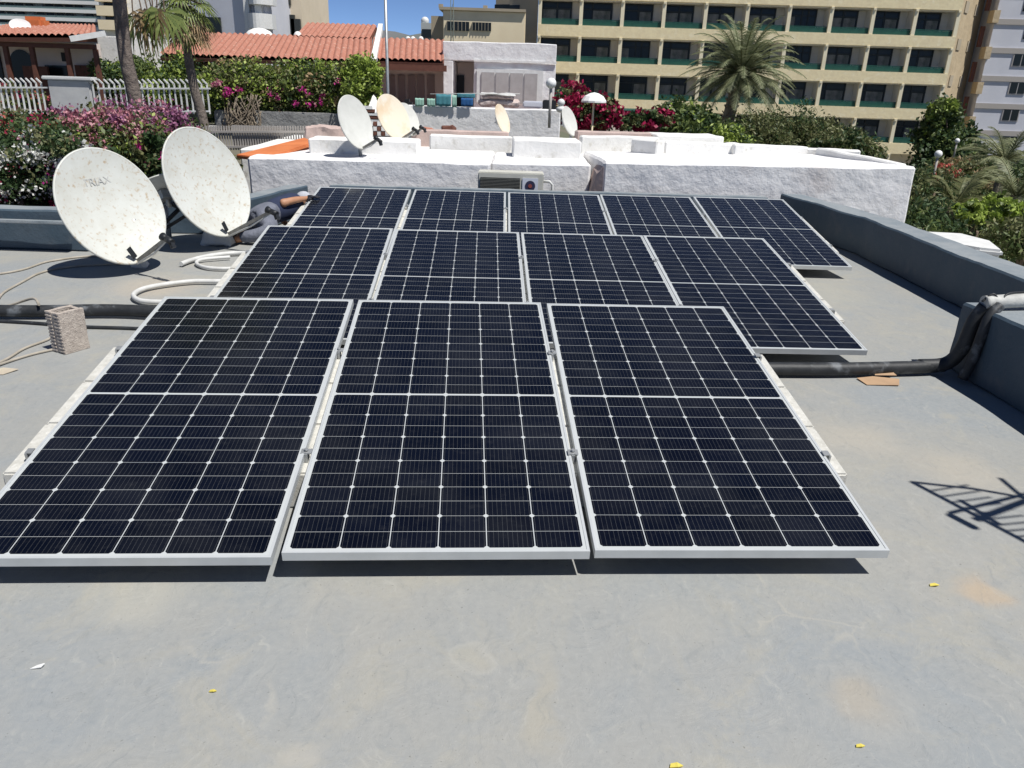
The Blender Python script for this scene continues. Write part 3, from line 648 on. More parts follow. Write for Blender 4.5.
def addskin():
    # whole body in one continuous mesh (skin), clothing as slightly larger shells
    pel=(-2.62,8.12,.24)
    body=[[(pel,.09),((-2.52,8.28,.27),.075),((-2.42,8.46,.30),.085),((-2.39,8.56,.31),.07),((-2.385,8.62,.32),.045),((-2.38,8.68,.325),.07),((-2.37,8.73,.33),.06)],
      [2,((-2.44,8.34,.34),.062),((-2.46,8.16,.355),.045),((-2.36,8.30,.375),.038),((-2.27,8.43,.375),.026),((-2.24,8.47,.375),.03)],
      [2,((-2.52,8.60,.30),.06),((-2.66,8.66,.16),.045),((-2.60,8.74,.03),.03)],
      [0,((-2.60,7.98,.23),.08),((-2.46,7.80,.13),.055),((-2.60,7.72,.09),.045),((-2.76,7.76,.06),.04),((-2.84,7.72,.05),.04)],
      [0,((-2.70,8.05,.20),.08),((-2.52,8.0,.10),.055),((-2.68,8.1,.08),.045),((-2.86,8.15,.07),.04)]]
    skin_fig('body',body,MT['skin'],wk)
    skin_fig('trousers',[[(pel,.142),((-2.54,8.24,.265),.146)],[0,((-2.60,7.98,.235),.127),((-2.47,7.80,.135),.09),((-2.60,7.72,.095),.073),((-2.79,7.76,.065),.058)],[0,((-2.70,8.05,.205),.12),((-2.52,8.0,.105),.085),((-2.68,8.1,.085),.07),((-2.87,8.15,.07),.058)]],MT['denim'],wk)
    skin_fig('shirt',[[((-2.60,8.17,.25),.125),((-2.56,8.22,.265),.14),((-2.50,8.32,.28),.14),((-2.42,8.46,.305),.147),((-2.39,8.54,.32),.10)]],MT['navy'],wk)
    skin_fig('sleeve',[[((-2.43,8.46,.31),.085),((-2.44,8.36,.338),.078),((-2.455,8.25,.352),.062)]],MT['navy'],wk)
    skin_fig('sleeve',[[((-2.46,8.54,.31),.085),((-2.52,8.60,.295),.075),((-2.59,8.635,.23),.062)]],MT['navy'],wk)
    skin_fig('boot',[[((-2.79,7.76,.065),.055),((-2.86,7.73,.05),.052),((-2.90,7.80,.045),.035)]],MT['boot'],wk)
    skin_fig('boot',[[((-2.84,8.15,.07),.055),((-2.93,8.17,.05),.052),((-2.97,8.2,.04),.035)]],MT['boot'],wk)
    h=Vector((-2.245,8.47,.378))
    g=[[(h+Vector((-.03,-.04,0)),.034),(h,.034),(h+Vector((.02,.03,.004)),.03)]]
    for k in range(4):
        a=h+Vector((.012+.004*k,-.014+.02*k,.006)); g.append([1,(a,.012),(a+Vector((.045,.01,.008)),.0105),(a+Vector((.075,.012,-.008-.002*k)),.009)])
    g.append([0,(h+Vector((.01,-.05,-.005)),.012),(h+Vector((.04,-.055,-.012)),.010)])
    skin_fig('glove',g,MT['glove'],wk,1)
    m=MB(); hc=Vector((-2.375,8.70,.335)); m.ball(hc+Vector((0,0,.01)),(.085,.09,.07)); m.ball(hc+Vector((.06,.05,-.01)),(.06,.06,.01)); m.build('cap',MT['cap'],wk)
    m=MB(); m.ball(hc+Vector((.05,.06,-.05)),(.014,.016,.018)); m.build('nose',MT['skin'],wk)
addskin()

# ================================================================== VEGETATION
def leaves(name,blobs,n,size,mats,weights,parent=None,asp=.5,seed=1,updir=.2,shell=.45,local=False):
    rnd=random.Random(seed); vs=[];fs=[];ms=[]
    tot=sum(b[1][0]*b[1][1]*b[1][2] for b in blobs)
    off=parent.location if parent is not None else Vector((0,0,0))
    for (c,r) in blobs:
        k=int(n*(r[0]*r[1]*r[2])/tot)
        # sub clumps
        cl=[]
        for _ in range(max(6,k//45)):
            d=Vector((rnd.gauss(0,1),rnd.gauss(0,1),rnd.gauss(0,1))).normalized(); q=rnd.uniform(shell,1.02)
            cl.append((Vector(c)+Vector((d.x*r[0],d.y*r[1],d.z*r[2]))*q, rnd.choices(range(len(mats)),weights)[0]))
        rr=min(r)*.22
        for _ in range(k):
            cc,mi=cl[rnd.randrange(len(cl))]
            p=cc+Vector((rnd.gauss(0,1)*rr,rnd.gauss(0,1)*rr,rnd.gauss(0,1)*rr*.8))-off
            a=Vector((rnd.gauss(0,1),rnd.gauss(0,1),rnd.gauss(0,1)+updir)).normalized(); b=a.cross(Vector((rnd.gauss(0,1),rnd.gauss(0,1),rnd.gauss(0,1)))).normalized()
            s=size*rnd.uniform(.6,1.4); a*=s*.5; b*=s*.5*asp
            i=len(vs); vs+= [p-a,p+b,p+a,p-b]; fs.append((i,i+1,i+2,i+3)); ms.append(mi if rnd.random()<.8 else rnd.choices(range(len(mats)),weights)[0])
    me=bpy.data.meshes.new(name); me.from_pydata([tuple(v) for v in vs],[],fs); me.polygons.foreach_set('material_index',ms)
    for m in mats: me.materials.append(LG[m])
    o=bpy.data.objects.new(name,me); C.objects.link(o)
    if parent is not None: o.parent=parent
    return o
def shrub(name,label,cat,blobs,n,size,mats,weights,base,seed,flow=None,group=None,stem=True,fsize=None,asp=.5):
    root=thing(name,label,cat,base,group)
    leaves('foliage',blobs,n,size,mats,weights,root,asp,seed)
    if flow:
        fm,fn,fb=flow; leaves('blossoms',fb or blobs,fn,fsize or size*.62,[fm] if isinstance(fm,str) else fm,[1]*(1 if isinstance(fm,str) else len(fm)),root,.95,seed+50,shell=.8)
    if stem:
        m=MB(); b=Vector(base); rnd=random.Random(seed)
        for k,(c,r) in enumerate(blobs[:6]):
            c=Vector(c); st=b+Vector((rnd.uniform(-.15,.15),rnd.uniform(-.15,.15),0)); mid=(st+c)/2+Vector((rnd.uniform(-.2,.2),rnd.uniform(-.2,.2),0))
            m.tube(curve_pts([st,mid,c],4),[.05]*9 if False else [.06-.004*q for q in range(9)],6)
        m.build('stem',MT['stem'],root)
    return root
def B(u,v,Y,rx,ry,rz): p=at(u,v,Y); return (tuple(p),(rx,ry,rz))
gz=-3.4
shrub('oleander_bush','dark bush with crimson and magenta flowers at the far left edge behind the parapet','bush',[B(8,165,9.6,.9,.7,.55),B(35,190,9.2,.9,.6,.55),B(70,200,9.4,.7,.6,.6),B(-30,180,9.8,.9,.7,.7),B(10,210,9.4,1.3,.6,.5)],30000,.065,['dark','mid'],[8,1],(-6.2,9.4,gz),11,(['crimson','magenta','crimson'],2600,[B(20,195,8.9,1.1,.4,.45),B(70,185,9.0,.5,.4,.3),B(12,150,9.3,.35,.4,.35)]))
shrub('oleander_bush','white flowering bush at far left in front of the crimson one','bush',[B(15,172,8.7,.45,.35,.28),B(52,150,8.9,.35,.3,.2)],3800,.06,['dark','olive'],[3,1],(-5.6,8.8,gz),12,('white',1700,None))
shrub('oleander_bush','coral flowered bush rising at the left edge below the white fence','bush',[B(8,138,10.4,.55,.5,.3),B(30,128,10.8,.4,.4,.2)],4200,.065,['dark','olive'],[2,1],(-6.9,10.4,gz),13,(['red','crimson'],1400,None))
shrub('oleander_bush','pink flowering oleander behind the nearer big dish','bush',[B(78,146,11.6,.9,.7,.40),B(112,138,11.8,.8,.6,.40),B(90,150,11.0,.9,.6,.45),B(60,160,10.6,.5,.5,.4),B(130,150,11.4,.7,.6,.6),B(85,180,11.0,1.2,.6,.6)],24000,.075,['olive','dark','mid','lime'],[4,4,2,1],(-5.9,11.4,gz),14,(['pink','pink','pink','purple'],6500,[B(84,130,11.1,.75,.4,.24),B(125,129,11.6,.5,.4,.24),B(112,132,11.3,.6,.4,.26),B(80,150,10.5,.4,.3,.2)]))
shrub('oleander_bush','dusky purple pink flowered bush between the palm trunk and the second big dish','bush',[B(150,140,12.4,.8,.6,.42),B(178,152,12.2,.6,.6,.40),B(150,165,12.0,1.0,.6,.6),B(175,180,12.0,.9,.6,.6)],18000,.07,['dark','olive'],[5,1],(-5.2,12.2,gz),15,(['purple','purple','pink'],6500,[B(140,124,12.0,.6,.4,.34),B(158,132,12.0,.5,.4,.34),B(172,145,11.8,.5,.4,.3),B(150,155,11.6,.6,.4,.3)]))
shrub('oleander_bush','vivid pink flower clumps low between the two big dishes','bush',[B(160,150,10.9,.35,.3,.2),B(170,165,10.9,.4,.3,.25)],1500,.08,['dark','olive'],[3,1],(-4.7,10.9,gz),16,('magenta',520,None))
# bougainvillea hedge
HB=[B(222,95,20,.6,.5,.5),B(245,85,20.2,.7,.6,.55),B(262,75,20.6,.8,.6,.3),B(285,90,20.3,.8,.6,.55),B(310,88,20.4,.8,.6,.55),B(335,85,20.4,.7,.6,.5),B(300,72,20.8,1.3,.5,.25),B(345,100,20.2,.5,.5,.4),B(230,72,20.8,.7,.5,.25)]
shrub('bougainvillea_hedge','long green hedge with magenta flowers hanging below the big tiled roof','hedge',HB,34000,.085,['mid','lime','olive','dark','dry'],[4,5,4,2,1],(-6.5,20.6,0.1),21,(['magenta','magenta','pink'],700,[B(302,98,19.8,.22,.2,.25),B(276,94,19.8,.2,.2,.15),B(318,100,19.8,.2,.2,.15),B(345,80,19.8,.25,.2,.18),B(230,88,19.4,.4,.2,.3)]),asp=.6)
shrub('bougainvillea_bush','bright lime green bush at the right end of the hedge beside the veranda','bush',[B(362,72,19.8,.42,.4,.38),B(358,90,19.6,.35,.4,.3),B(374,85,19.6,.2,.3,.4)],6500,.10,['lime','mid'],[4,1],(-3.9,19.8,.1),22)
shrub('green_bush','bright green bush behind the white picket fence','bush',[B(120,68,24,.8,.6,.35),B(150,70,24.5,.9,.6,.4),B(178,74,24.5,.7,.6,.35),B(140,90,23.5,1.6,.6,.7),B(190,82,24,.9,.6,.7)],13000,.11,['lime','mid','dark'],[3,4,3],(-12,24,.2),23)
shrub('hedge','dark shaded greenery below the tiled roof eave','hedge',[B(205,72,26,1.2,.6,.4),B(230,100,23,1.2,.6,.6),B(330,108,22,1.6,.5,.45),B(280,108,22,1.4,.5,.5)],9000,.12,['dark','mid'],[5,1],(-9,25,.2),24)
# twiggy dry stems under hedge
m=MB(); rnd=random.Random(5)
for k in range(70):
    a=at(rnd.uniform(222,262),rnd.uniform(126,132),19.4); b=at(rnd.uniform(225,262),rnd.uniform(92,112),19.6); m.tube(curve_pts([a,(a+b)/2+Vector((rnd.uniform(-.15,.15),rnd.uniform(-.1,.1),0)),b],3),.012,5)
o=m.build('dry_climber',MT['bark_d']); tag(o,'bare grey climbing stems under the hedge','climber')
# red bougainvillea + bushes mid
shrub('bougainvillea_bush','crimson bougainvillea beside the white parasol','bush',[B(572,105,26,.5,.5,.6),B(590,112,26,.8,.5,.5),B(603,116,26,.6,.5,.45)],4200,.13,['dark','olive'],[2,1],(2.3,26,-1.5),31,('crimson',2400,None),asp=.6,fsize=.13)
shrub('bougainvillea_bush','crimson bougainvillea trailing right of the parasol over the garden wall','bush',[B(645,120,27,.7,.5,.3),B(662,117,27,.4,.5,.25),B(630,124,27,.4,.5,.2)],3000,.13,['dark','olive'],[2,1],(4.8,27,-1.8),32,('crimson',1400,None),fsize=.12)
shrub('garden_shrub','dark green shrub with a pale tuft left of the date palm','shrub',[B(680,120,33,1.1,.9,.8),B(698,128,33,.9,.9,.7),B(672,132,32,.9,.9,.7)],7500,.20,['mid','dark','lime'],[5,4,1],(7.8,33,-4.5),33)
for i,(u,v,Y,rx,rz,mm,lab) in enumerate(((755,132,36,1.5,.9,'olive','feathery olive green tree right of the date palm trunk'),(790,130,38,1.6,1.1,'olive','round olive tree below the middle of the hotel facade'),(826,136,38,1.5,.8,'olive','low olive tree before the lower hotel balconies'),(845,146,30,1.2,.6,'olive','low olive shrub right behind the rear parapet of the white roof'),(722,140,30,1.0,.5,'lime','spiky lime shrub at the foot of the date palm'))):
    b=at(u,v,Y); shrub('garden_tree',lab,'tree',[B(u,v,Y,rx,1.2,rz),B(u-18,v+6,Y,rx*.7,1,rz*.8),B(u+14,v+6,Y,rx*.8,1,rz*.8),B(u,v+25,Y,rx*1.2,1,rz)],9000,.17,[mm,'dark','mid'],[5,3,1],(b.x,b.y,-5),40+i,asp=.35)
# right side trees
shrub('columnar_tree','tall dark green tree in front of the right end of the hotel','tree',[B(944,116,50,1.1,1.1,1.0),B(940,135,50,1.3,1.3,1.4),B(942,160,49,1.7,1.5,1.6),B(962,138,51,.9,1.0,.9),B(970,152,51,1.0,1.0,.9),B(945,185,48,2.0,1.5,1.8)],19000,.26,['dark','mid'],[5,2],(at(944,200,50).x,50,-6),51,asp=.6)
shrub('columnar_tree','sunlit top of the dark tree at the right end of the hotel, in brighter leaves','tree',[B(946,108,49,.8,.8,.55),B(932,124,49,.45,.7,.9)],3200,.24,['mid','lime'],[2,1],(at(944,200,49).x+.4,49,-6),52,asp=.6)  # added brighter leaf clumps stand for sunlight on the dark tree's top
RT=[(935,192,20,1.5,.75,['olive','mid','dark'],[6,2,2],'feathery olive tree just right of the white wall corner'),(922,228,13,.9,.8,['dark','mid','olive'],[6,3,1],'dark tree low behind the corner of the white wall'),(985,188,26,1.5,.6,['olive','dark','dry'],[6,3,1],'broad grey green tree in the right middle of the garden'),(1018,178,28,1.2,.8,['dark','mid'],[5,2],'dark green tree at the right edge under the white apartment block'),(975,218,16,1.0,.55,['dark','olive'],[5,2],'dark leafy tree above the white canopy'),(1022,240,12,.8,.5,['olive','mid'],[4,2],'olive tree at the right edge beside the white canopy'),(957,168,32,1.5,.6,['olive','dry','mid'],[5,2,3],'pale dry topped tree under the globe lamp'),(908,188,24,1.0,.9,['dark','mid'],[5,1],'dark shrub hugging the right corner of the white building'),(1000,165,44,3.0,1.0,['olive','dark'],[3,3],'distant grey green tree crown below the white apartment block')]
for i,(u,v,Y,rx,rz,mm,wt,lab) in enumerate(RT):
    b=at(u,v,Y); k=Y/18; rr_=random.Random(i)
    bl=[B(u,v,Y,rx*.7,.8*k,rz*.7)]
    for q in range(9):
        bl.append(B(u+rr_.uniform(-34,34)/k**.5,v+rr_.uniform(0,46)/k**.3,Y+rr_.uniform(-1,1)*k,rx*rr_.uniform(.25,.5),.5*k,rz*rr_.uniform(.3,.55)))
    bl.append(B(u,v+45/k,Y+.6*k,rx*1.2,.8*k,rz))
    shrub('garden_tree',lab,'tree',bl,11000,.11*math.sqrt(k)*1.2,mm,wt,(b.x,b.y,gz-1),60+i,asp=.32)
shrub('lime_shrub','bright lime green leafy tree above the white canopy at right','tree',[B(1000,206,13.5,.55,.5,.16),B(975,213,13.3,.45,.5,.14),B(1015,215,13.3,.4,.5,.2)],3800,.11,['lime','mid'],[4,1],(8.2,13.6,gz),71,asp=.6)
shrub('flowering_shrub','orange flowering clump in the garden trees below the globe lamp','shrub',[B(946,172,26,.35,.4,.25)],300,.12,['olive'],[1],(at(946,172,26).x,26,-4.5),72,('red',420,None))

def frond(mb,base,dirv,L_,droop,nl=26,ll=.35,mi=0,wid=.03,rng=random):
    d=Vector(dirv).normalized(); side=d.cross(Vector((0,0,1))); 
    if side.length<.1: side=Vector((1,0,0))
    side.normalize(); P=[]; p=Vector(base)
    for k in range(13):
        t=k/12; dd=(d+Vector((0,0,-droop*t*t*2.2))).normalized(); P.append(p.copy()); p=p+dd*(L_/12)
    mb.tube(P,[.03*(1-.8*k/12)*(L_/2.8)+.004 for k in range(13)],4,m=1,cap=False)
    for k in range(2,nl):
        t=k/nl*12; i=min(int(t),11); q=P[i].lerp(P[i+1],t-i); tg=(P[i+1]-P[i]).normalized()
        l=ll*(math.sin(math.pi*min(k/nl*.9+.12,1))**.6)*rng.uniform(.85,1.15)
        for s in (-1,1):
            v=(side*s*.85+tg*.75+Vector((0,0,.12-.35*rng.random()))).normalized(); e=q+v*l+Vector((0,0,-l*.18)); wv=tg*wid*.5
            mb.face([q-wv,q+wv,e+wv*.1,e-wv*.1],mi)
# low palm clumps in the right hand garden
for (u,v,Y,nf,L_,mi,lab,sd_) in ((1005,160,24,26,1.5,'date','low palm with arching fronds at the right edge of the garden',1),(955,205,16,10,1.0,'olive','small olive palm with sparse fronds above the white canopy',2),(1016,196,19,18,1.3,'date','small feather palm behind the lime green tree at right',3)):
    b=at(u,v,Y); lpn=thing('garden_palm',lab,'palm tree',(b.x,Y,-4.4)); m=MB(); rnd=random.Random(sd_)
    for k in range(nf):
        az=k*2.4; el=rnd.uniform(.1,1.2); dv=Vector((math.cos(az)*math.cos(el),math.sin(az)*math.cos(el),math.sin(el)))
        frond(m,b,dv,L_*rnd.uniform(.8,1.1),.5,30,.3,0,.035,rnd)
    m.build('crown',[LG[mi],LG['olive']],lpn); MB().tube([(b.x,Y,-4.4),tuple(b)],[.16,.12],10).build('trunk',MT['bark_d'],lpn)
# date palm
bp_=at(722,150,40); tp=at(741,74,40)
dp=thing('date_palm','large date palm with arching grey green fronds in front of the hotel','palm tree',(bp_.x,bp_.y,-5.5))
m=MB(); P=curve_pts([(bp_.x-.5,40,-5.5),tuple(bp_),tuple(at(731,108,40)),tuple(tp)],6); m.tube(P,[.33-.05*(k/len(P)) for k in range(len(P))],12)
for k in range(60):
    q=P[int(len(P)*(.3+.7*k/60))-1 if k else 8]; a=k*2.4; m.beam(q+Vector((math.cos(a)*.25,math.sin(a)*.25,0)),q+Vector((math.cos(a)*.36,math.sin(a)*.36,.14)),.14,.05)
m.build('trunk',MT['bark_d'],dp)
rnd=random.Random(3); m=MB()
for k in range(92):
    az=k*2.39996; el=1.35-1.95*(k/92)**.85; dv=Vector((math.cos(az)*math.cos(el),math.sin(az)*math.cos(el),math.sin(el)))
    frond(m,tp+Vector((0,0,.1))+dv*.12,dv,rnd.uniform(2.6,3.1),rnd.uniform(.45,.65) if el>-.1 else .38,42,.46,0,.06,rnd)
m.build('crown',[LG['date'],LG['olive']],dp)
m=MB()
for k in range(10):
    az=k*.63; dv=Vector((math.cos(az)*.6,math.sin(az)*.6,.6)); m.tube(curve_pts([tp,tp+dv*.5,tp+dv*.9+Vector((0,0,-.4))],4),.03,5)
m.build('fruit_stalk',mat('orange_brown_stalk',(.28,.13,.05)),dp)
# fan palms
def fan(mb,base,dv,L_,Rr,mi,rng,droop=.5):
    d=Vector(dv).normalized(); e=Vector(base)+d*L_+Vector((0,0,-droop*L_*.35)); mb.tube([base,(Vector(base)+e)/2+Vector((0,0,.06)),e],.012,5,m=2,cap=False)
    side=d.cross(Vector((0,0,1)))
    if side.length<.1: side=Vector((1,0,0))
    side.normalize(); dn=(d+Vector((0,0,-droop))).normalized(); nrm=side.cross(dn)
    for k in range(17):
        a=R(-105+210*k/16); v=dn*math.cos(a)+side*math.sin(a)+nrm*rng.uniform(-.05,.1); v.normalize()
        l=Rr*(.75+.25*math.cos(a))*rng.uniform(.85,1.1); mid=e+v*l*.55; tip=e+v*l+Vector((0,0,-l*.28*rng.uniform(.6,1.6)))
        wv=nrm.cross(v).normalized()*.028*Rr/.6
        mb.face([e,mid+wv,mid-wv],mi); mb.face([mid-wv,mid+wv,tip],mi)
def fanpalm(base,pts,r0_,r1_,label,nf,Lf,Rf,seed):
    root=thing('fan_palm',label,'palm tree',base)
    P=curve_pts([base]+pts,6); m=MB(); m.tube([p+Vector((noise.noise(p*2)*.02,0,0)) for p in P],[r0_+(r1_-r0_)*k/(len(P)-1) for k in range(len(P))],14); m.build('trunk',MT['bark'],root)
    rnd=random.Random(seed); m=MB(); top=Vector(pts[-1])
    for k in range(nf):
        az=k*2.39996; t=k/nf; el=1.3-2.3*t; dv=Vector((math.cos(az)*math.cos(el),math.sin(az)*math.cos(el),math.sin(el)))
        fan(m,top+Vector((0,0,.1-.25*t)),dv,Lf*rnd.uniform(.8,1.15),Rf*rnd.uniform(.85,1.1),0 if t<.72 or rnd.random()<.25 else 1,rnd,.3+.9*t)
    m.build('crown',[LG['fan'],LG['dry'],MT['stem']],root)
a=at(150,175,12.5); fanpalm((a.x+.05,12.5,-3.0),[tuple(a),tuple(at(137,110,12.5)),tuple(at(122,30,12.5)),tuple(at(116,-80,12.5)),tuple(at(112,-260,12.5))],.115,.085,'near grey palm trunk rising out of frame between the two big dishes',44,.9,.8,81)
a=at(205,130,17); fanpalm((a.x+.1,17,-1.5),[tuple(a),tuple(at(194,90,17)),tuple(at(187,50,17)),tuple(at(183,2,17))],.11,.075,'slimmer fan palm whose drooping crown hangs before the tiled roof',54,.42,.36,82)
m=MB(); rnd=random.Random(9)
for k in range(4): pass
# hanging dry fronds at upper left
hd=thing('dry_palm_fronds','dry brown fronds hanging between the two fan palm trunks','fronds',tuple(at(140,-5,15)))
m=MB()
for k in range(7):
    b=at(132+k*5,-8+rnd.uniform(-4,6),15); fan(m,b,Vector((rnd.uniform(-.2,.2),rnd.uniform(-.2,.2),-1)),.35,.6,0 if k%3 else 1,rnd,.3)
m.build('frond_cluster',[LG['dry'],LG['fan'],MT['stem']],hd)

# ================================================================== HOTEL
HX,HY,HZ,HA,BAY,ST=1.2153,72.98,6.3105,-.0266,3.4993,2.9
ca,sa=math.cos(HA),math.sin(HA)
TH=Matrix.Translation((HX,HY,0))@Matrix.Rotation(HA,4,'Z')
hotel=thing('hotel_building','long ochre hotel with rows of recessed balconies and green railings','building',(HX,HY,-6))
m=MB(); NB=10; zt=HZ+ST*3; zb=-6
TW=NB*BAY
for j in range(-3,5):
    z=HZ-j*ST
    m.box((-.0,-.30,z-.90),(TW+.3,.0,z),0,TH)          # spandrel band
    m.box((0,.001,z-1.0),(TW,1.28,z-.86),1,TH)          # slab
m.build('balcony_band',[MT['hotel'],MT['partition']],hotel)
m=MB()
for k in range(NB+1):
    x=k*BAY
    m.box((x+.0,-.26,zb),(x+.30,.002,zt+.6),0,TH)
    for j in range(-3,5): m.box((x+.04,-.36,HZ-j*ST-1.06),(x+.27,-.262,HZ-j*ST-.905),0,TH)
m.build('column',MT['hotel_col'],hotel)
m=MB()
for k in range(NB+1): m.box((k*BAY+.06,.003,zb),(k*BAY+.26,1.299,zt),0,TH)
m.build('partition',MT['partition'],hotel)
m=MB().box((0,1.3,zb),(TW+.2,14,zt+.8),0,TH); m.box((0,-.1,zt-.9),(TW+.2,1.299,zt+.8),1,TH); m.build('wall',[MT['partition'],MT['hotel']],hotel)
def win_protos(vs_,curt):
    H_=ST-.98; Wd=BAY-.3; gl=Wd*.82
    g=MB().box((.02,1.26,0),(gl,1.285,H_-.02)).build('balcony_window',MT['glass'],None,local=True)
    m=MB()
    for x in vs_: m.box((x*gl,1.22,0),(x*gl+.10,1.258,H_-.03))
    for z in (H_-.62,H_-.12): m.box((.02,1.212,z),(gl,1.219,z+.1))
    f=m.build('window_frame',MT['wframe'],g,local=True)
    m=MB()
    for x0_,x1_ in curt: m.box((x0_*gl,1.235,.05),(x1_*gl,1.257,H_-.65))
    c=m.build('curtain',MT['curtain'],g,local=True)
    return g
protoW=[win_protos((.01,.5,.96),((.05,.48),(.55,.93))),win_protos((.01,.5,.70,.96),((.05,.30),)),win_protos((.01,.33,.96),((.36,.93),)),win_protos((.01,.5,.96),((.56,.93),))]
def rail_mesh():
    m=MB(); m.box((.30,-.06,.42),(BAY+.02,-.02,.49),0); m.box((.30,-.055,.02),(BAY+.02,-.03,.40),0)
    for k in range(5): m.box((.34+k*(BAY-.5)/4,-.028,0),(.39+k*(BAY-.5)/4,.01,.45),0)
    return m
protoR=rail_mesh().build('balcony_railing',MT['rail_green'],None,local=True)
rnd=random.Random(12); inv=Matrix.Translation(hotel.location).inverted()
usedW=[False]*4; usedR=False
for j in range(-2,4):
    for k in range(NB):
        z=HZ-j*ST
        wi=rnd.randrange(4)
        o=protoW[wi] if not usedW[wi] else protoW[wi].copy()
        if usedW[wi]:
            C.objects.link(o)
            for ch in list(protoW[wi].children): c_=ch.copy(); C.objects.link(c_); c_.parent=o
        usedW[wi]=True; o.parent=hotel; o.matrix_basis=inv@TH@Matrix.Translation((k*BAY+.28,0,z+.01))
        o=protoR if not usedR else protoR.copy()
        if usedR: C.objects.link(o)
        usedR=True; o.parent=hotel; o.matrix_basis=inv@TH@Matrix.Translation((k*BAY,0,z+.0))
# gable stair tower at the left end
pl=at(495,60,76); 
gt=thing('stair_tower','plain umber end tower with small windows at the left end of the hotel','building',(pl.x,76,-6))
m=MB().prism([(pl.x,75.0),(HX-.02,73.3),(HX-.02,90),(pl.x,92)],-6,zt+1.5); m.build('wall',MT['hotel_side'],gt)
dvec=Vector((HX-pl.x,73.3-75.0,0)).normalized(); nv=Vector((dvec.y,-dvec.x,0))
for (u,v,w_,h_) in ((502,19,.9,2.3),(512,14,.9,1.4)):
    # intersect ray with the gable plane
    q=at(u,v,80); o0=Vector((0,0,CAM_H)); dd=q-o0; p0=Vector((pl.x,75.0,0)); t=(p0-o0).dot(nv)/dd.dot(nv); c=o0+dd*t
    MB().beam(c-Vector((0,0,h_/2)),c+Vector((0,0,h_/2)),.12,w_*1.6,0,dvec).build('window',MT['glass'],gt)
# tan tower right of hotel
tr=thing('tan_apartment_tower','tan apartment tower with a stack of tiny balconies between hotel and white block','building',(37,75,-6))
p0=Vector((HX+TW*ca+.25,HY+TW*sa+.3,0)); p1=at(966,85,78.5); p2=at(979.5,85,75.6)
def facep(m,a,b,z0,z1,th,mi=0): m.hexa([(a.x,a.y,z0),(b.x,b.y,z0),(b.x+.01,b.y+th,z0),(a.x,a.y+th,z0)],[(a.x,a.y,z1),(b.x,b.y,z1),(b.x+.01,b.y+th,z1),(a.x,a.y+th,z1)],mi)
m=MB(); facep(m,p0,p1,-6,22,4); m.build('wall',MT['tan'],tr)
m=MB(); facep(m,Vector((p1.x+.05,p2.y+1.25,0)),Vector((p2.x+.3,p2.y+1.15,0)),-6,22,2); m.build('recess_wall',MT['partition'],tr)
for k in range(8):
    for t_ in (.3,.72):
        c_=p0.lerp(p1,t_); dv_=(p1-p0).normalized(); c_.z=-3.0+k*2.95; MB().beam(c_-Vector((0,0,.45)),c_+Vector((0,0,.45)),.14,1.1,0,dv_).build('window',MT['hotel_side'],tr)
for k in range(9):
    z=-4.0+k*2.95; m=MB(); m.box((p1.x+.10,p2.y+.1,z),(p2.x-.12,p2.y+1.0,z+1.0)); m.build('balcony',MT['tan'],tr)
    m=MB(); m.box((p1.x+.25,p2.y+.95,z+1.2),(p1.x+.65,p2.y+1.1,z+2.4)); m.build('window',MT['wood'],tr); m=MB(); m.box((p2.x-.5,p2.y+.9,z+1.0),(p2.x-.15,p2.y+1.1,z+2.7)); m.build('window',MT['wood'],tr)
# white block right
wb=thing('white_apartment_block','bluish white apartment block with grey string courses at the right edge','building',(40,76,-6))
a=at(980,85,76); 
m=MB().prism([(a.x,76),(a.x+26,74),(a.x+26,90),(a.x,92)],-6,24); m.build('wall',MT['bluewhite'],wb)
TW_=Matrix.Translation((a.x,76,0))@Matrix.Rotation(math.atan2(-2,26),4,'Z')
zz=[at(1000,q,75.6).z for q in (21,50,79,107,133)]
stp=(zz[0]-zz[4])/4
m=MB()
for k in range(-4,6): m.box((-.05,-.10,zz[0]-k*stp-.25),(26,-.003,zz[0]-k*stp+.2),0,TW_)
m.build('string_course',MT['greyband'],wb)
for (u,v) in ((1023,60),(1019,88),(1012,115),(1010,142)):
    q=at(u,v,75.5); xl=q.x-a.x; m=MB(); m.box((xl-.75,-.07,q.z-.55),(xl+.75,-.012,q.z+.55),1,TW_); m.box((xl-.65,-.09,q.z-.47),(xl-.05,-.075,q.z+.47),0,TW_); m.box((xl+.05,-.09,q.z-.47),(xl+.65,-.075,q.z+.47),0,TW_); m.build('window',[MT['glass'],MT['shutter']],wb)
for k in range(3):
    q=at(1023,60-28*k-28,75.5); xl=q.x-a.x+1
    for dx_ in (0,5,10): m=MB(); m.box((xl+dx_-.7,-.07,q.z-.55),(xl+dx_+.7,-.012,q.z+.55),0,TW_); m.build('window',MT['glass'],wb)
# dark wall + grey car-park wall at foot
q=at(985,158,60); o=MB().box((q.x-4,60,-7),(q.x+18,60.4,q.z+.2)).build('garden_wall',MT['wframe']); tag(o,'dark railing wall at the foot of the white apartment block','wall')
q=at(1000,168,48); o=MB().box((q.x-2.5,48,-7),(q.x+10,48.4,q.z-.1)).build('garden_wall',MT['greywall'],bevel=.05); tag(o,'grey sloping garden wall behind the right hand trees','wall')

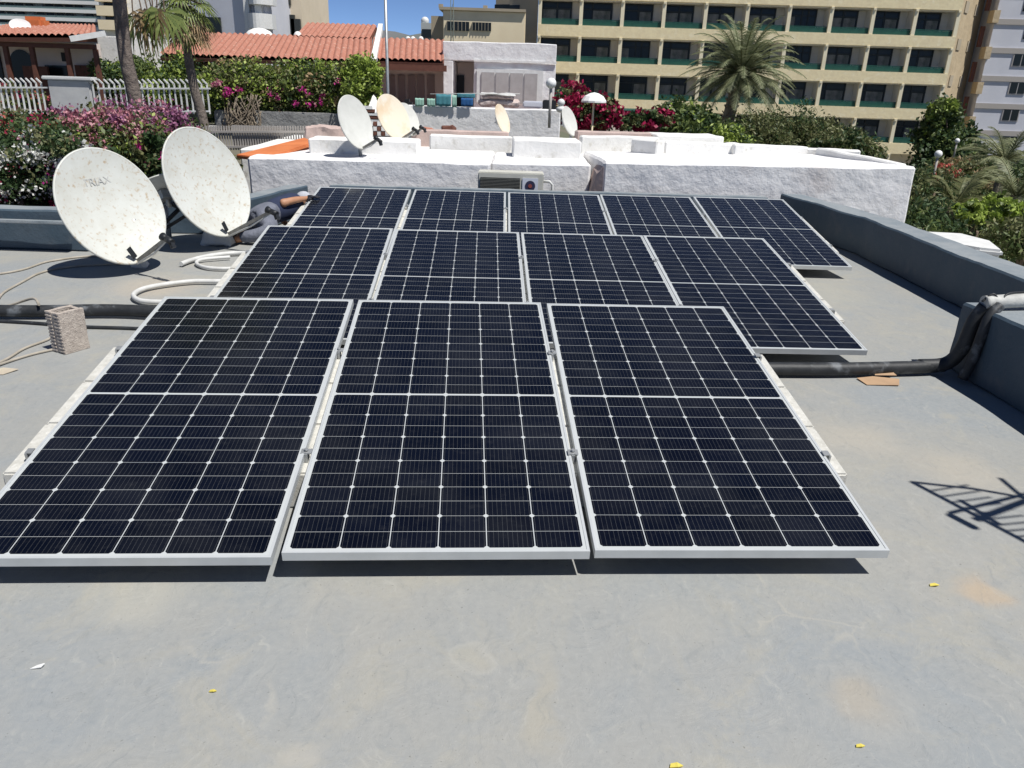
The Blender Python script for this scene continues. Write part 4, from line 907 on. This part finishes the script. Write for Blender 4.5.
# ================================================================== FAR BUILDINGS
# left tower hotel
def slabblock(name,label,u0,u1,v_top,Y,floors,fh,body,band,win,z0=-2,n=10,ybot=None,dep=12):
    a=at(u0,40,Y); b=at(u1,40,Y); zt_=at((u0+u1)/2,v_top,Y).z
    root=thing(name,label,'building',(a.x,Y,z0)); 
    MB().box((a.x,Y+.8,z0),(b.x,Y+dep,zt_)).build('wall',body,root)
    return root,a,b,zt_
root,a,b,zt_=slabblock('hotel_tower','grey banded hotel block filling the far upper left corner',-60,106,-60,110,0,0,MT['greyband'],None,None)
q0=at(50,10,110).z; fh=at(50,0,110).z-at(50,8.6,110).z
m=MB()
for k in range(-6,12): m.box((a.x,109.2,q0+k*fh-fh*.28),(b.x,110.8,q0+k*fh+fh*.12))
m.build('balcony_band',mat('pale_band',(.72,.72,.70)),root)
bw=(b.x-a.x)/17
for k in range(-2,8):
    m=MB()
    for i in range(17): m.box((a.x+i*bw+.1,110.70,q0+k*fh+fh*.14),(a.x+(i+1)*bw-.25,110.79,q0+(k+1)*fh-fh*.30),0 if (i*7+k*3)%5 else 1)
    m.build('window_row',[MT['glass'],mat('pale_blind',(.5,.55,.55))],root)
m=MB()
for k in range(-2,8):
    m.box((a.x,109.4,q0+k*fh+fh*.121),(b.x,109.45,q0+k*fh+fh*.36))
m.build('balustrade',mat('green_glass_balustrade',(.22,.30,.28),rough=.3),root)
# white building far left centre (behind palms)
def simple(name,label,pts,mt):
    root=thing(name,label,'building',(pts[0][0],pts[0][1],-1)); return root
a=at(104,40,95); b=at(150,40,95); r_=thing('white_apartment_block','white apartment block with balconies behind the palm trunks','building',(a.x,95,-1))
MB().box((a.x,95,-1),(b.x+4,107,26)).build('wall',MT['stucco_plain'],r_)
for k in range(4):
    z=at(115,30-k*14,94).z; MB().box((a.x+.2,93.8,z),(a.x+3.2,94.99,z+1.0)).build('balcony',MT['tanl'],r_); MB().box((a.x+.6,94.9,z+1.05),(a.x+2.8,94.98,z+2.6)).build('window',MT['glass'],r_)
a=at(222,40,80); b=at(275,40,80); r_=thing('white_apartment_block','bluish white block with rounded balconies above the tiled roof','building',(a.x,80,-1))
MB().prism([(a.x-3,80),(b.x,78),(b.x,92),(a.x-3,92)],-1,20).build('wall',MT['bluewhite'],r_)
MB().box((b.x-.9,77.5,-1),(b.x-.3,78.2,20)).build('corner_pier',MT['whitepaint'],r_)
a2=at(240,30,80); MB().box((at(249,30,78).x-.3,77.9,-1),(at(249,30,78).x+.2,79.3,20)).build('corner_pier',MT['whitepaint'],r_)
for v in (18,42,-6):
    c=at(258,v,78); m=MB(); ring=[(c.x-1.0+2.3*i/8,78.2-1.3*math.sin(math.pi*(i/8)**.8*.95)) for i in range(9)]; ring=[(c.x+1.3,79.2),(c.x-1.0,79.2)]+ring
    m.prism(ring,c.z-.9,c.z+.35); m.build('balcony',MT['whitepaint'],r_); MB().box((c.x-.6,78.3,c.z-2.4),(c.x+.4,79.35,c.z-1.0)).build('window',MT['glass'],r_)
m=MB(); c=at(238,25,79); MB().box((c.x-3.6,78.9,c.z-1.0),(c.x-1.6,79.6,c.z+.6)).build('window',MT['glass'],r_)
a=at(276,20,86); b=at(302,20,86); r_=thing('beige_apartment_block','narrow beige block with dark service balconies right of the white block','building',(a.x,86,-1))
MB().box((a.x,86,-1),(b.x,98,22)).build('wall',mat('beige_render',(.72,.62,.47),(.64,.55,.41),.5),r_)
for (u,v,w_,h_) in ((290,28,1.2,2.4),(297,30,.9,2.0),(286,16,.8,.9),(287,0,.8,.9)):
    c=at(u,v,86); MB().box((c.x-w_/2,85.5,c.z-h_/2),(c.x+w_/2,85.98,c.z+h_/2)).build('window',MT['wframe'],r_)
# ochre building top centre
a=at(443,30,60); b=at(497,30,60); zt_=at(465,10.5,60).z; r_=thing('ochre_building','low ochre building with two dark strip windows above the white house','building',(a.x,60,-1))
MB().box((a.x,60,-1),(b.x+2,70,zt_)).build('wall',MT['tanl'],r_,bevel=.05)
MB().box((a.x-.25,59.8,zt_),(b.x+2,70,zt_+.18)).build('coping',MT['hotel_side'],r_)
MB().box((a.x-1.0,61.5,-1),(a.x-.004,70,zt_-.3)).build('side_wing',MT['hotel_side'],r_)
for (u0,u1,v0,v1) in ((446.5,469,21,31),(472,491,22,31)):
    p=at(u0,v0,59.8); q=at(u1,v1,59.8); f=MB().box((p.x,59.9,q.z),(q.x,59.99,p.z)).build('window',MT['glass'],r_); g_=MB()
    for i in range(6): g_.box((p.x+(q.x-p.x)*i/6,59.85,q.z),(p.x+(q.x-p.x)*i/6+.03,59.89,p.z))
    g_.build('window_frame',MT['hotel_side'],r_).parent=f
for u in (441.5,486):
    c=at(u,8,60.5); MB().box((c.x-.2,60.4,zt_+.18),(c.x+.1,60.8,zt_+.4)).build('chimney',MT['hotel_side'],r_)
a=at(421,30,75); b=at(436,30,75); r_=thing('grey_block','small grey block with a dark window left of the ochre building','building',(a.x,75,-1))
MB().box((a.x,75,-1),(b.x,80,at(428,23,75).z)).build('wall',mat('pale_grey_render',(.42,.44,.42)),r_)
p=at(422,29,74.9); q=at(435,38,74.9); MB().box((p.x,74.9,q.z),(q.x,74.99,p.z)).build('window',MT['glass'],r_)
MB().ball(tuple(at(425,21,75.5)),.35).build('roof_tank',MT['whitepaint'],r_)
# poles
a=at(388,96,18.5); b=at(385.5,-14,18.5); o=MB().tube([(a.x,18.5,.3),tuple(a),(a.x,18.5,b.z)],.033,8).build('antenna_mast',MT['alu_dull']); tag(o,'tall thin steel mast rising behind the rust stained dish','mast')
a=at(452,40,45); m=MB(); 
for dx in (-.07,.07): m.tube([(a.x+dx,45,0),(a.x+dx,45,at(452,-14,45).z)],.02,6)
for k in range(14): m.beam((a.x-.07,45,1+k*.5),(a.x+.07,45,1.4+k*.5),.02,.02)
o=m.build('lattice_mast',mat('grey_green_mast',(.12,.14,.12))); tag(o,'thin lattice mast in front of the ochre building','mast')

# ================================================================== HOUSES
def tile_roof(e0,e1,r1,r0,root,name='roof',tw=.18,tl=.27):
    # e0,e1 eave left/right, r0,r1 ridge left/right
    e0,e1,r0,r1=[Vector(p) for p in (e0,e1,r0,r1)]
    nu=int((e1-e0).length/tw*6); nv=int(((r0-e0).length)/tl*3); nrm=((e1-e0).cross(r0-e0)).normalized()
    if nrm.z<0: nrm=-nrm
    m=MB()
    for j in range(nv+1):
        v=j/nv; ph=(j%3)/3
        for i in range(nu+1):
            u=i/nu; p=e0.lerp(e1,u).lerp(r0.lerp(r1,u),v)
            m.v.append(tuple(p+nrm*(.055*abs(math.cos(math.pi*i/6))+.035*(1-ph))))
    for j in range(nv):
        for i in range(nu): m.f.append((j*(nu+1)+i,j*(nu+1)+i+1,(j+1)*(nu+1)+i+1,(j+1)*(nu+1)+i)); m.m.append(0); m.sm.append(False)
    i0=len(m.v); m.hexa([e0-nrm*.12,e1-nrm*.12,r1-nrm*.12,r0-nrm*.12],[e0-nrm*.02,e1-nrm*.02,r1-nrm*.02,r0-nrm*.02],1)
    m.build(name,[MT['tile'],MT['wood']],root)
# left veranda house
fz=.45
vh=thing('veranda_house','cream veranda house with low tiled roof and brown posts at upper left','house',(-13,24,fz))
e0=at(-40,39,22.6); e1=at(96,36.5,22.6); e0.z=e1.z
tile_roof((e0.x,22.6,at(40,39,22.6).z),(e1.x,22.6,at(88,37,22.6).z),(at(96,30,27).x,27,at(50,25,27).z),(e0.x-1,27,at(20,25,27).z),vh)
MB().box((e0.x,24.0,fz),(at(97,60,24.0).x,24.3,at(50,42,24.0).z)).build('wall',MT['cream'],vh)
m=MB(); zb_=at(40,41.5,22.7).z; m.box((e0.x,22.75,zb_-.15),(e1.x-.2,22.95,zb_-.03)); m.build('eave_beam',MT['wood'],vh)
MB().beam(at(70,39,22.3),at(98,32.5,22.3)+Vector((0,.4,0)),.12,.14).build('white_fascia',MT['whitepaint'],vh)
for u in (8,34,69,97):
    c=at(u,60,22.85); MB().box((c.x-.055,22.79,fz),(c.x+.055,22.9,zb_-.15)).build('post',MT['wood'],vh)
for (u0,u1,v0,v1,mt) in ((44,68,65,80,'glass'),(74,94,65,80,'wood'),(-10,3,48,78,'glass')):
    p=at(u0,v0,23.9); q=at(u1,v1,23.9); MB().box((p.x,23.92,q.z-.3),(q.x,23.99,p.z)).build('window',MT[mt],vh)
m=MB(); c=at(22,72,23.9); ring=[(c.x-.33,fz),(c.x+.33,fz)]+[(c.x+.33*math.cos(a*math.pi/10),at(22,62,23.9).z+.33*math.sin(a*math.pi/10)) for a in range(11)]
m.face([(x,23.97,z) for x,z in ring]); m.build('arched_door',MT['glass'],vh)
c=at(64,57,23.9); MB().beam((c.x,23.9,c.z-.12),(c.x,23.9,c.z+.12),.1,.1).build('wall_lamp',MT['dark'],vh)
c=at(37,70,23.6); MB().box((c.x-.35,23.5,fz),(c.x+.35,23.6,c.z+.1)).build('screen',MT['wood'],vh)
c=at(35,22,26); MB().box((c.x-.33,25.8,1.5),(c.x+.33,26.3,c.z+.15)).build('chimney',MT['orange'],vh,bevel=.1)
dish(at(20,25,25.0),(.45,-.7,.55),.55,.42,'small white dish on the left tiled roof','whitepaint',foot=(at(20,30,25.3).x,25.3,2.3),arm=0,depth=.04)
# white side wall right of it
q=at(98,50,27); r_=thing('white_garden_wall','white rendered wall and shed behind the palm trunks','wall',(q.x,27,fz))
MB().box((q.x,27,fz),(at(125,50,27).x,31,at(110,36,27).z)).build('wall',MT['stucco_plain'],r_,bevel=.03)
MB().box((at(112,50,30).x,31.2,fz),(at(186,50,31).x,33,at(150,39,31).z)).build('wall',MT['stucco_plain'],r_,bevel=.03)
# white fence
def picket(name,label,u0,u1,vt,vb,Y,n,r,mt,lean=0,Y2=None):
    a=at(u0,vt,Y); b=at(u1,vt,Y2 or Y); a2=at(u0,vb,Y); b2=at(u1,vb,Y2 or Y)
    root=thing(name,label,'fence',(a2.x,a2.y,a2.z)); m=MB()
    for i in range(n+1):
        t=i/n; p=a2.lerp(b2,t); q=a.lerp(b,t); m.beam(p,Vector((p.x,p.y,q.z-.06)),r*2,r*2)
        if lean: m.beam(Vector((p.x,p.y,q.z-.07)),Vector((p.x-.10,p.y,q.z+.03)),r*2,r*2)
    m.build('pickets',MT[mt],root)
    m=MB(); m.beam(a+Vector((0,-.03,-.16)),b+Vector((0,-.03,-.16)),.03,.035); m.beam(a2+Vector((0,-.03,.06)),b2+Vector((0,-.03,.06)),.03,.035); m.build('rail',MT[mt],root)
    return root
picket('picket_fence','white metal picket fence section at the far left above the steps',-30,47,80,116,18.9,15,.015,'whitepaint',1)
picket('picket_fence','white metal picket fence section behind the two palm trunks',97,210,81,114,18.9,21,.015,'whitepaint',1)
p=at(48,79.5,18.9); q=at(95,115,18.9); o=MB().box((p.x,18.85,q.z),(q.x,19.05,p.z)).build('garden_wall',mat('light_grey_render',(.55,.55,.54),(.45,.45,.45),3,.9),bevel=.02); tag(o,'grey rendered panel between the two white picket fence sections','wall')
o=MB().box((p.x-.1,18.8,p.z),(q.x+.1,19.1,p.z+.08)).build('wall_coping',MT['whitepaint'],bevel=.02); tag(o,'white coping on the grey garden panel','coping')
a=at(-30,117,18.8); b=at(210,117,18.8); o=MB().box((a.x,18.62,-2),(b.x,19.2,a.z-.03)).build('retaining_wall',MT['greywall'],bevel=.02,subdiv=.3,amp=.02); tag(o,'rough grey retaining wall under the white picket fence','wall')
o=MB().box((a.x,18.5,a.z-.028),(at(47,117,18.8).x,18.8,a.z+.03)).build('wall_coping',MT['whitepaint'],bevel=.01); tag(o,'white coping under the left picket fence','coping')
st=thing('stair_railing','white sloping stair handrail below the left picket fence','railing',tuple(at(25,140,16)))
m=MB()
for dv in (0,9): m.beam(at(20,140+dv,15.5),at(46,120+dv,17.5),.05,.06)
for t in (.0,.5,1): m.beam(at(20+26*t,140-20*t,15.5+2*t)-Vector((0,0,.8)),at(20+26*t,140-20*t,15.5+2*t),.05,.05)
m.build('handrail',MT['whitepaint'],st)
# potted flowers behind fence
shrub('potted_flowers','orange and red flowers behind the left picket fence','flowers',[B(15,95,20,.6,.3,.25),B(40,100,20,.4,.3,.2),B(8,88,20.4,.3,.3,.2)],1500,.08,['mid','olive'],[1,1],(-12,20,.45),91,(['red','crimson'],420,None),stem=False)
# second lower fence with grey sheet
picket('metal_fence','grey metal bar fence between the second palm and the orange roof edge',168,330,122.5,150,15,64,.011,'greyband')
p=at(232,125,15.06); q=at(283,150,15.06); o=MB().box((p.x,15.05,q.z),(q.x,15.07,p.z)).build('fence_sheet',MT['greyband']); tag(o,'faded grey reed screen tied behind the metal bar fence','screen')
q=at(250,112,19.5); o=MB().box((at(212,112,19.5).x,19.6,-2),(at(345,112,19.5).x,20.0,at(280,112,19.6).z)).build('garden_wall',MT['greywall'],bevel=.03); tag(o,'dark grey wall under the long bougainvillea hedge','wall')
# big tiled house
th=thing('tiled_house','house with large terracotta tiled roofs across the upper middle left','house',(-8,26,.3))
zE=at(300,60.5,24).z
eL=at(160,57,24.0); eM=at(372,62,24.0)
rL=at(186,36.5,28.5); rR=at(300,37.5,28.5)
tile_roof((eL.x,24,zE),(at(372,62,24).x,24,zE),(at(372,37.5,28.5).x,28.5,rR.z),(rL.x,28.5,rR.z),th)
tile_roof((at(296,38.5,28.3).x,28.3,rR.z-.02),(at(370,38.5,28.3).x,28.3,rR.z-.02),(at(377,26,31.5).x,31.5,at(340,25.5,31.5).z),(at(308,25,31.5).x,31.5,at(340,25.5,31.5).z),th)
MB().beam((at(371,62,24).x+.08,23.95,zE),(at(378,27,31.5).x+.1,31.5,at(340,25.5,31.5).z),.16,.22).build('gable_trim',MT['stucco_plain'],th)
tile_roof((at(371,62,25).x,25,at(405,61.5,25).z),(at(444,64,25).x,25,at(405,61.5,25).z),(at(444,41,29).x,29,at(405,40.5,29).z),(at(374,39,29).x,29,at(405,40.5,29).z),th)
MB().box((rL.x+.6,25.2,.3),(at(372,60,25.2).x,31,zE-.15)).build('wall',MT['cream'],th)
MB().box((at(372,60,27).x,27,.3),(at(446,60,27).x,31,at(405,61.5,25).z-.1)).build('veranda_wall',MT['cream'],th)
m=MB(); z_=at(405,66,25).z; m.box((at(376,60,25).x,25.0,z_-.12),(at(446,60,25).x,25.25,z_+.05)); m.build('eave_beam',MT['wood'],th)
for i,u in enumerate((392,402,412,421,431)):
    p=at(u-4,75,26.9); q=at(u+4,102,26.9); MB().box((p.x,26.9,.3),(q.x-.02,26.97,p.z)).build('shutter',mat('dusky_shutter',(.26,.20,.18)),th)
m=MB(); p=at(319,33.5,30); q=at(350,38,29.5)
MB().box((p.x,29.55,q.z+.02),(q.x,29.75,q.z+.14)).build('skylight',MT['alu_dull'],th)
m=MB().ball(tuple(at(298,37,28.6)),(.15,.15,.18)); m.build('ridge_cap',MT['stucco_plain'],th)
m=MB().ball(tuple(at(260,39.5,30)),(.55,.5,.38)); m.build('dome',MT['stucco_plain'],th)
# terracotta small chimneys/antennas on the ridge
m=MB(); 
for u in (408,413,421): m.ball(tuple(at(u,39.3,30)),(.09,.09,.1))
m.build('ridge_cap',MT['stucco_plain'],th)
# white flat house
wh=thing('white_house','white stucco house with a dark doorway recess and shuttered window','house',(-.7,26,.3))
zl=at(500,106,26).z-.4; ztp=at(500,42.5,26).z
xa=at(443,60,26).x; xb=at(453,60,26).x; xc=at(474,60,26).x; xd=at(556,60,26).x; zr=at(470,61,26).z
def wp(lo,hi,mt='stucco',nm='wall'): return MB().box(lo,hi).build(nm,MT[mt],wh,bevel=.02,subdiv=.35,amp=.018,freq=1.5)
wp((xa,26,zl),(xb,29,zr)); wp((xc,26,zl),(xd,32,zr)); wp((xa,26,zr+.003),(xd,32,ztp)); wp((xb+.01,27.6,zl),(xc-.01,28.5,zr-.003),'cream')
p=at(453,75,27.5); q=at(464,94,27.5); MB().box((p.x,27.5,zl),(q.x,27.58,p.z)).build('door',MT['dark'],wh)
p=at(480,72,25.9); q=at(538,104,25.9); fw=MB().box((p.x-.1,25.93,q.z),(q.x+.12,25.985,p.z+.1)).build('window_surround',MT['whitepaint'],wh)
m=MB(); 
for i in range(4): m.box((p.x+.05+(q.x-p.x-.05)*i/4,25.89,q.z),(p.x+(q.x-p.x-.05)*(i+1)/4,25.925,p.z))
m.build('shutter',MT['shutter'],wh)
MB().box((xc,25.94,zr-.01),(xd+.02,25.985,zr+.05)).build('ledge',MT['stucco_plain'],wh)
# terrace wall
tz=at(480,107.5,22).z
tw=MB().box((at(405,107,22).x,22,-2),(at(561,108,22).x,22.25,tz)).build('terrace_wall',MT['stucco'],bevel=.03,subdiv=.25,amp=.02); tag(tw,'bluish white stucco terrace wall below the white house','wall')
o=MB().box((at(350,107,22.3).x,22.26,-2),(at(561,108,22.3).x,26.2,tz-.45)).build('terrace_floor',MT['pinkish']); tag(o,kind='structure')
# laundry and terrace clutter
def cloth(u0,u1,v0,v1,Y,mt,label,name='towel',cat='towel',wave=.004):
    p=at(u0,v0,Y); q=at(u1,v1,Y); m=MB(); n=16
    for j in range(5):
        for i in range(n+1):
            x=p.x+(q.x-p.x)*i/n; z=p.z+(q.z-p.z)*j/4; m.v.append((x,Y+wave*math.sin(i*1.3)*(.3+j/4),z+.004*math.sin(i*.9)))
    for j in range(4):
        for i in range(n): a=j*(n+1)+i; m.f.append((a,a+1,a+n+2,a+n+1)); m.m.append(0); m.sm.append(True)
    o=m.build(name,MT[mt]); so_=o.modifiers.new('s','SOLIDIFY'); so_.thickness=.02; tag(o,label,cat,'cloths drying on the terrace wall')
cloth(415,424,98,106.5,21.97,'mint','mint green cloth hung leftmost over the terrace wall'); cloth(427,435.5,98.5,106.5,21.97,'mint','second mint green cloth beside the teal towel on the terrace wall')
cloth(436,451,94,106.5,21.95,'teal','wide teal towel on the terrace wall line'); cloth(452,456.5,95,107,21.94,'mint','narrow pale strip of cloth between teal towels'); cloth(457,475,93.5,98,21.95,'teal','teal towel folded over the line above the blue cloth'); cloth(461,473,98,106.5,21.93,'blue','deep blue cloth hanging below the teal towel')
ln=MB().tube([at(430,94,22),at(476,93.5,22),at(520,94,22)],.012,5).build('clothes_line',MT['pvc']); tag(ln,'thin clothes line above the terrace wall','clothes line')
lp=thing('folded_loungers','padded pinkish loungers stacked on the terrace in front of the shuttered window','lounger',tuple(at(498,107,22.6)))
for k,(u0,u1,v0,v1) in enumerate(((478,519,99,107),(482,515,94.5,99.5))):
    p=at(u0,v0,22.5); q=at(u1,v1,22.5); MB().box((p.x,22.4,q.z),(q.x,23.0,p.z)).build('cushion',MT['rug'],lp,bevel=.05,subdiv=.12,amp=.05,freq=3)
p=at(480,93,22.4); q=at(516,96,22.4); MB().box((p.x,22.35,q.z),(q.x,22.9,p.z)).build('cover',MT['whitepaint'],lp,bevel=.03,subdiv=.12,amp=.05,freq=3)
p=at(523,101,22.5); q=at(543,108,22.5); o=MB().box((p.x,22.5,q.z),(q.x,22.9,p.z)).build('storage_box',MT['bluewhite'],bevel=.03); tag(o,'low bluish white storage box on the terrace','box')
p=at(543,100,22.6); q=at(556,104,22.6); o=MB().box((p.x,22.5,tz-.4),(q.x,22.9,p.z)).build('storage_box',MT['dark'],bevel=.02); tag(o,'black flat box at the right end of the terrace','box')
for i,(u,lab) in enumerate(((378,'dark planter at the left end of the shaded terrace'),(394,'dark grey chair back in the shaded veranda'),(407,'black rounded barbecue on the shaded veranda'))):
    p=at(u-5,99,22.8); q=at(u+5,107,22.8); o=MB().box((p.x,22.7,tz-.45),(q.x,23.1,p.z)).build(['planter','chair','barbecue'][i],MT['dark'],bevel=.08); tag(o,lab,['planter','chair','barbecue'][i])
# red brick bits and patterned screen
m=MB(); rnd=random.Random(4)
for j in range(9):
    p=at(366+j*2.6,107+j*3.2,17); m.box((p.x-.12,16.998,p.z-.06),(p.x+.12,17.08,p.z+.02),j%2)
o=m.build('pierced_coping',[MT['whitepaint'],MT['wood']]); tag(o,'stepped white and brown blocks left of the rust stained dish','stepped wall')
m=MB(); p=at(369,122,16.66); q=at(393,138,16.66); m.box((p.x,16.661,q.z),(q.x,16.70,p.z),0)
for i in range(6):
    for j in range(3):
        p=at(371+i*4,124+j*5,16.6); m.box((p.x-.035,16.6,p.z-.035),(p.x+.035,16.672,p.z+.045),(i+j)%2)
o=m.build('block_screen',[MT['whitepaint'],MT['wood']]); tag(o,'white and brown pierced screen under the rust stained dish','screen')
p=at(366,98,17.5); q=at(376,110,17.5); o=MB().hexa([(p.x,17.5,-1),(q.x,17.5,-1),(q.x,17.8,-1),(p.x,17.8,-1)],[(p.x,17.5,p.z-.25),(q.x,17.5,p.z-.3),(q.x-.02,17.8,p.z),(p.x+.1,17.8,p.z+.1)]).build('gate_pier',MT['stucco_plain'],bevel=.02); tag(o,'white gate pier left of the rust stained dish','pier')
# orange tile edges / pink rubble on the neighbour's left roof
p=[at(236,154.5,11.0),at(264,158,10.66),at(316,141.5,12.3),at(304,137.5,12.9)]
o=MB(); o.hexa([v-Vector((0,0,.05)) for v in p],p); o=o.build('tiled_verge',MT['orange'],bevel=.01); tag(o,'orange tiled strip at the left end of the white roof','roof strip')
for (u,v,Y,w_,h_,mt,l) in ((326,131,14.2,.75,.17,'pinkish','pinkish rubble capped parapet left of the clean white dish'),(424,132,14.6,.35,.12,'tile','small heap of terracotta tiles right of the rust stained dish'),(448,130,15.2,.25,.16,'wood','brown clay pots on the pinkish parapet')):
    c=at(u,v,Y); o=MB().box((c.x-w_/2,Y,c.z-h_-.3),(c.x+w_/2,Y+.3,c.z+h_/2)).build('rubble_cap',MT[mt],bevel=.03,subdiv=.08,amp=.05,freq=4); tag(o,l,'roof clutter')
# globe lamps, finial, parasol
def lamp(u,vt,vb,Y,label,r=.16):
    t_=at(u,vt,Y); b_=at(u,vb,Y); root=thing('globe_lamp',label,'lamp',(t_.x,Y,b_.z)); MB().tube([(t_.x,Y,b_.z),(t_.x,Y,t_.z)],.035,8).build('post',MT['greyband'],root); MB().ball((t_.x,Y,t_.z+r*.5),r,nu=20,nv=14).build('globe',MT['globe'],root)
lamp(551,86,128,20,'white globe lamp on a grey post in front of the white house',.125)
lamp(938,156,190,24,'white globe lamp among the garden trees near the dark columnar tree',.11)
lamp(957,142,160,34,'distant globe lamp right of the dark columnar tree',.10)
c=at(561,106,21.6); fl=thing('ball_finial','white ball finial on the end of the terrace wall','finial',tuple(c)); MB().ball(tuple(c+Vector((0,0,.08))),.10).build('ball',MT['whitepaint'],fl); MB().ball(tuple(c-Vector((0,0,.08))),(.13,.13,.09)).build('pedestal',MT['whitepaint'],fl)
c=at(594,98,25); ps=thing('parasol','white parasol on a pale pole in front of the crimson bougainvillea','parasol',(c.x,25,-1.5))
m=MB(); na=12; apex=c+Vector((0,0,.16)); 
rings=[[c+Vector((math.cos(2*math.pi*j/na)*r,math.sin(2*math.pi*j/na)*r,z)) for j in range(na)] for r,z in ((.14,.13),(.29,.05),(.38,-.08),(.38,-.13))]
for j in range(na):
    m.face([apex,rings[0][j],rings[0][(j+1)%na]])
    for k in range(3): m.face([rings[k][j],rings[k+1][j],rings[k+1][(j+1)%na],rings[k][(j+1)%na]])
m.build('canopy',MT['parasol'],ps); MB().tube([(c.x,25,-1.5),(c.x,25,c.z+.14)],.03,8).build('pole',MT['tanl'],ps)
# garden wall and dark kiosk in front of the lower hotel
p=at(625,118,45); q=at(668,128,45)
ks=thing('garden_pavilion','low dark pavilion behind the crimson bougainvillea at the foot of the hotel','pavilion',(p.x,45,-4))
p=at(612,106,50); q=at(668,112,50); MB().box((p.x-1,50,-4),(q.x,54,at(640,114,50).z)).build('wall',MT['wframe'],ks)
MB().box((p.x-1.2,49.7,at(640,114,50).z),(q.x+.2,54,at(640,110.5,50).z)).build('roof',MT['rail_green'],ks)
for k in range(7): x_=p.x-.9+k*(q.x-p.x+.8)/6; MB().box((x_,49.8,-4),(x_+.12,49.95,at(640,114,50).z)).build('post',MT['greyband'],ks)
p=at(600,124,40); q=at(700,124,40); o=MB().box((p.x,40,-5),(q.x,40.3,at(650,122,40).z)).build('garden_wall',MT['cream'],bevel=.03); tag(o,'cream garden wall below the pavilion','wall')
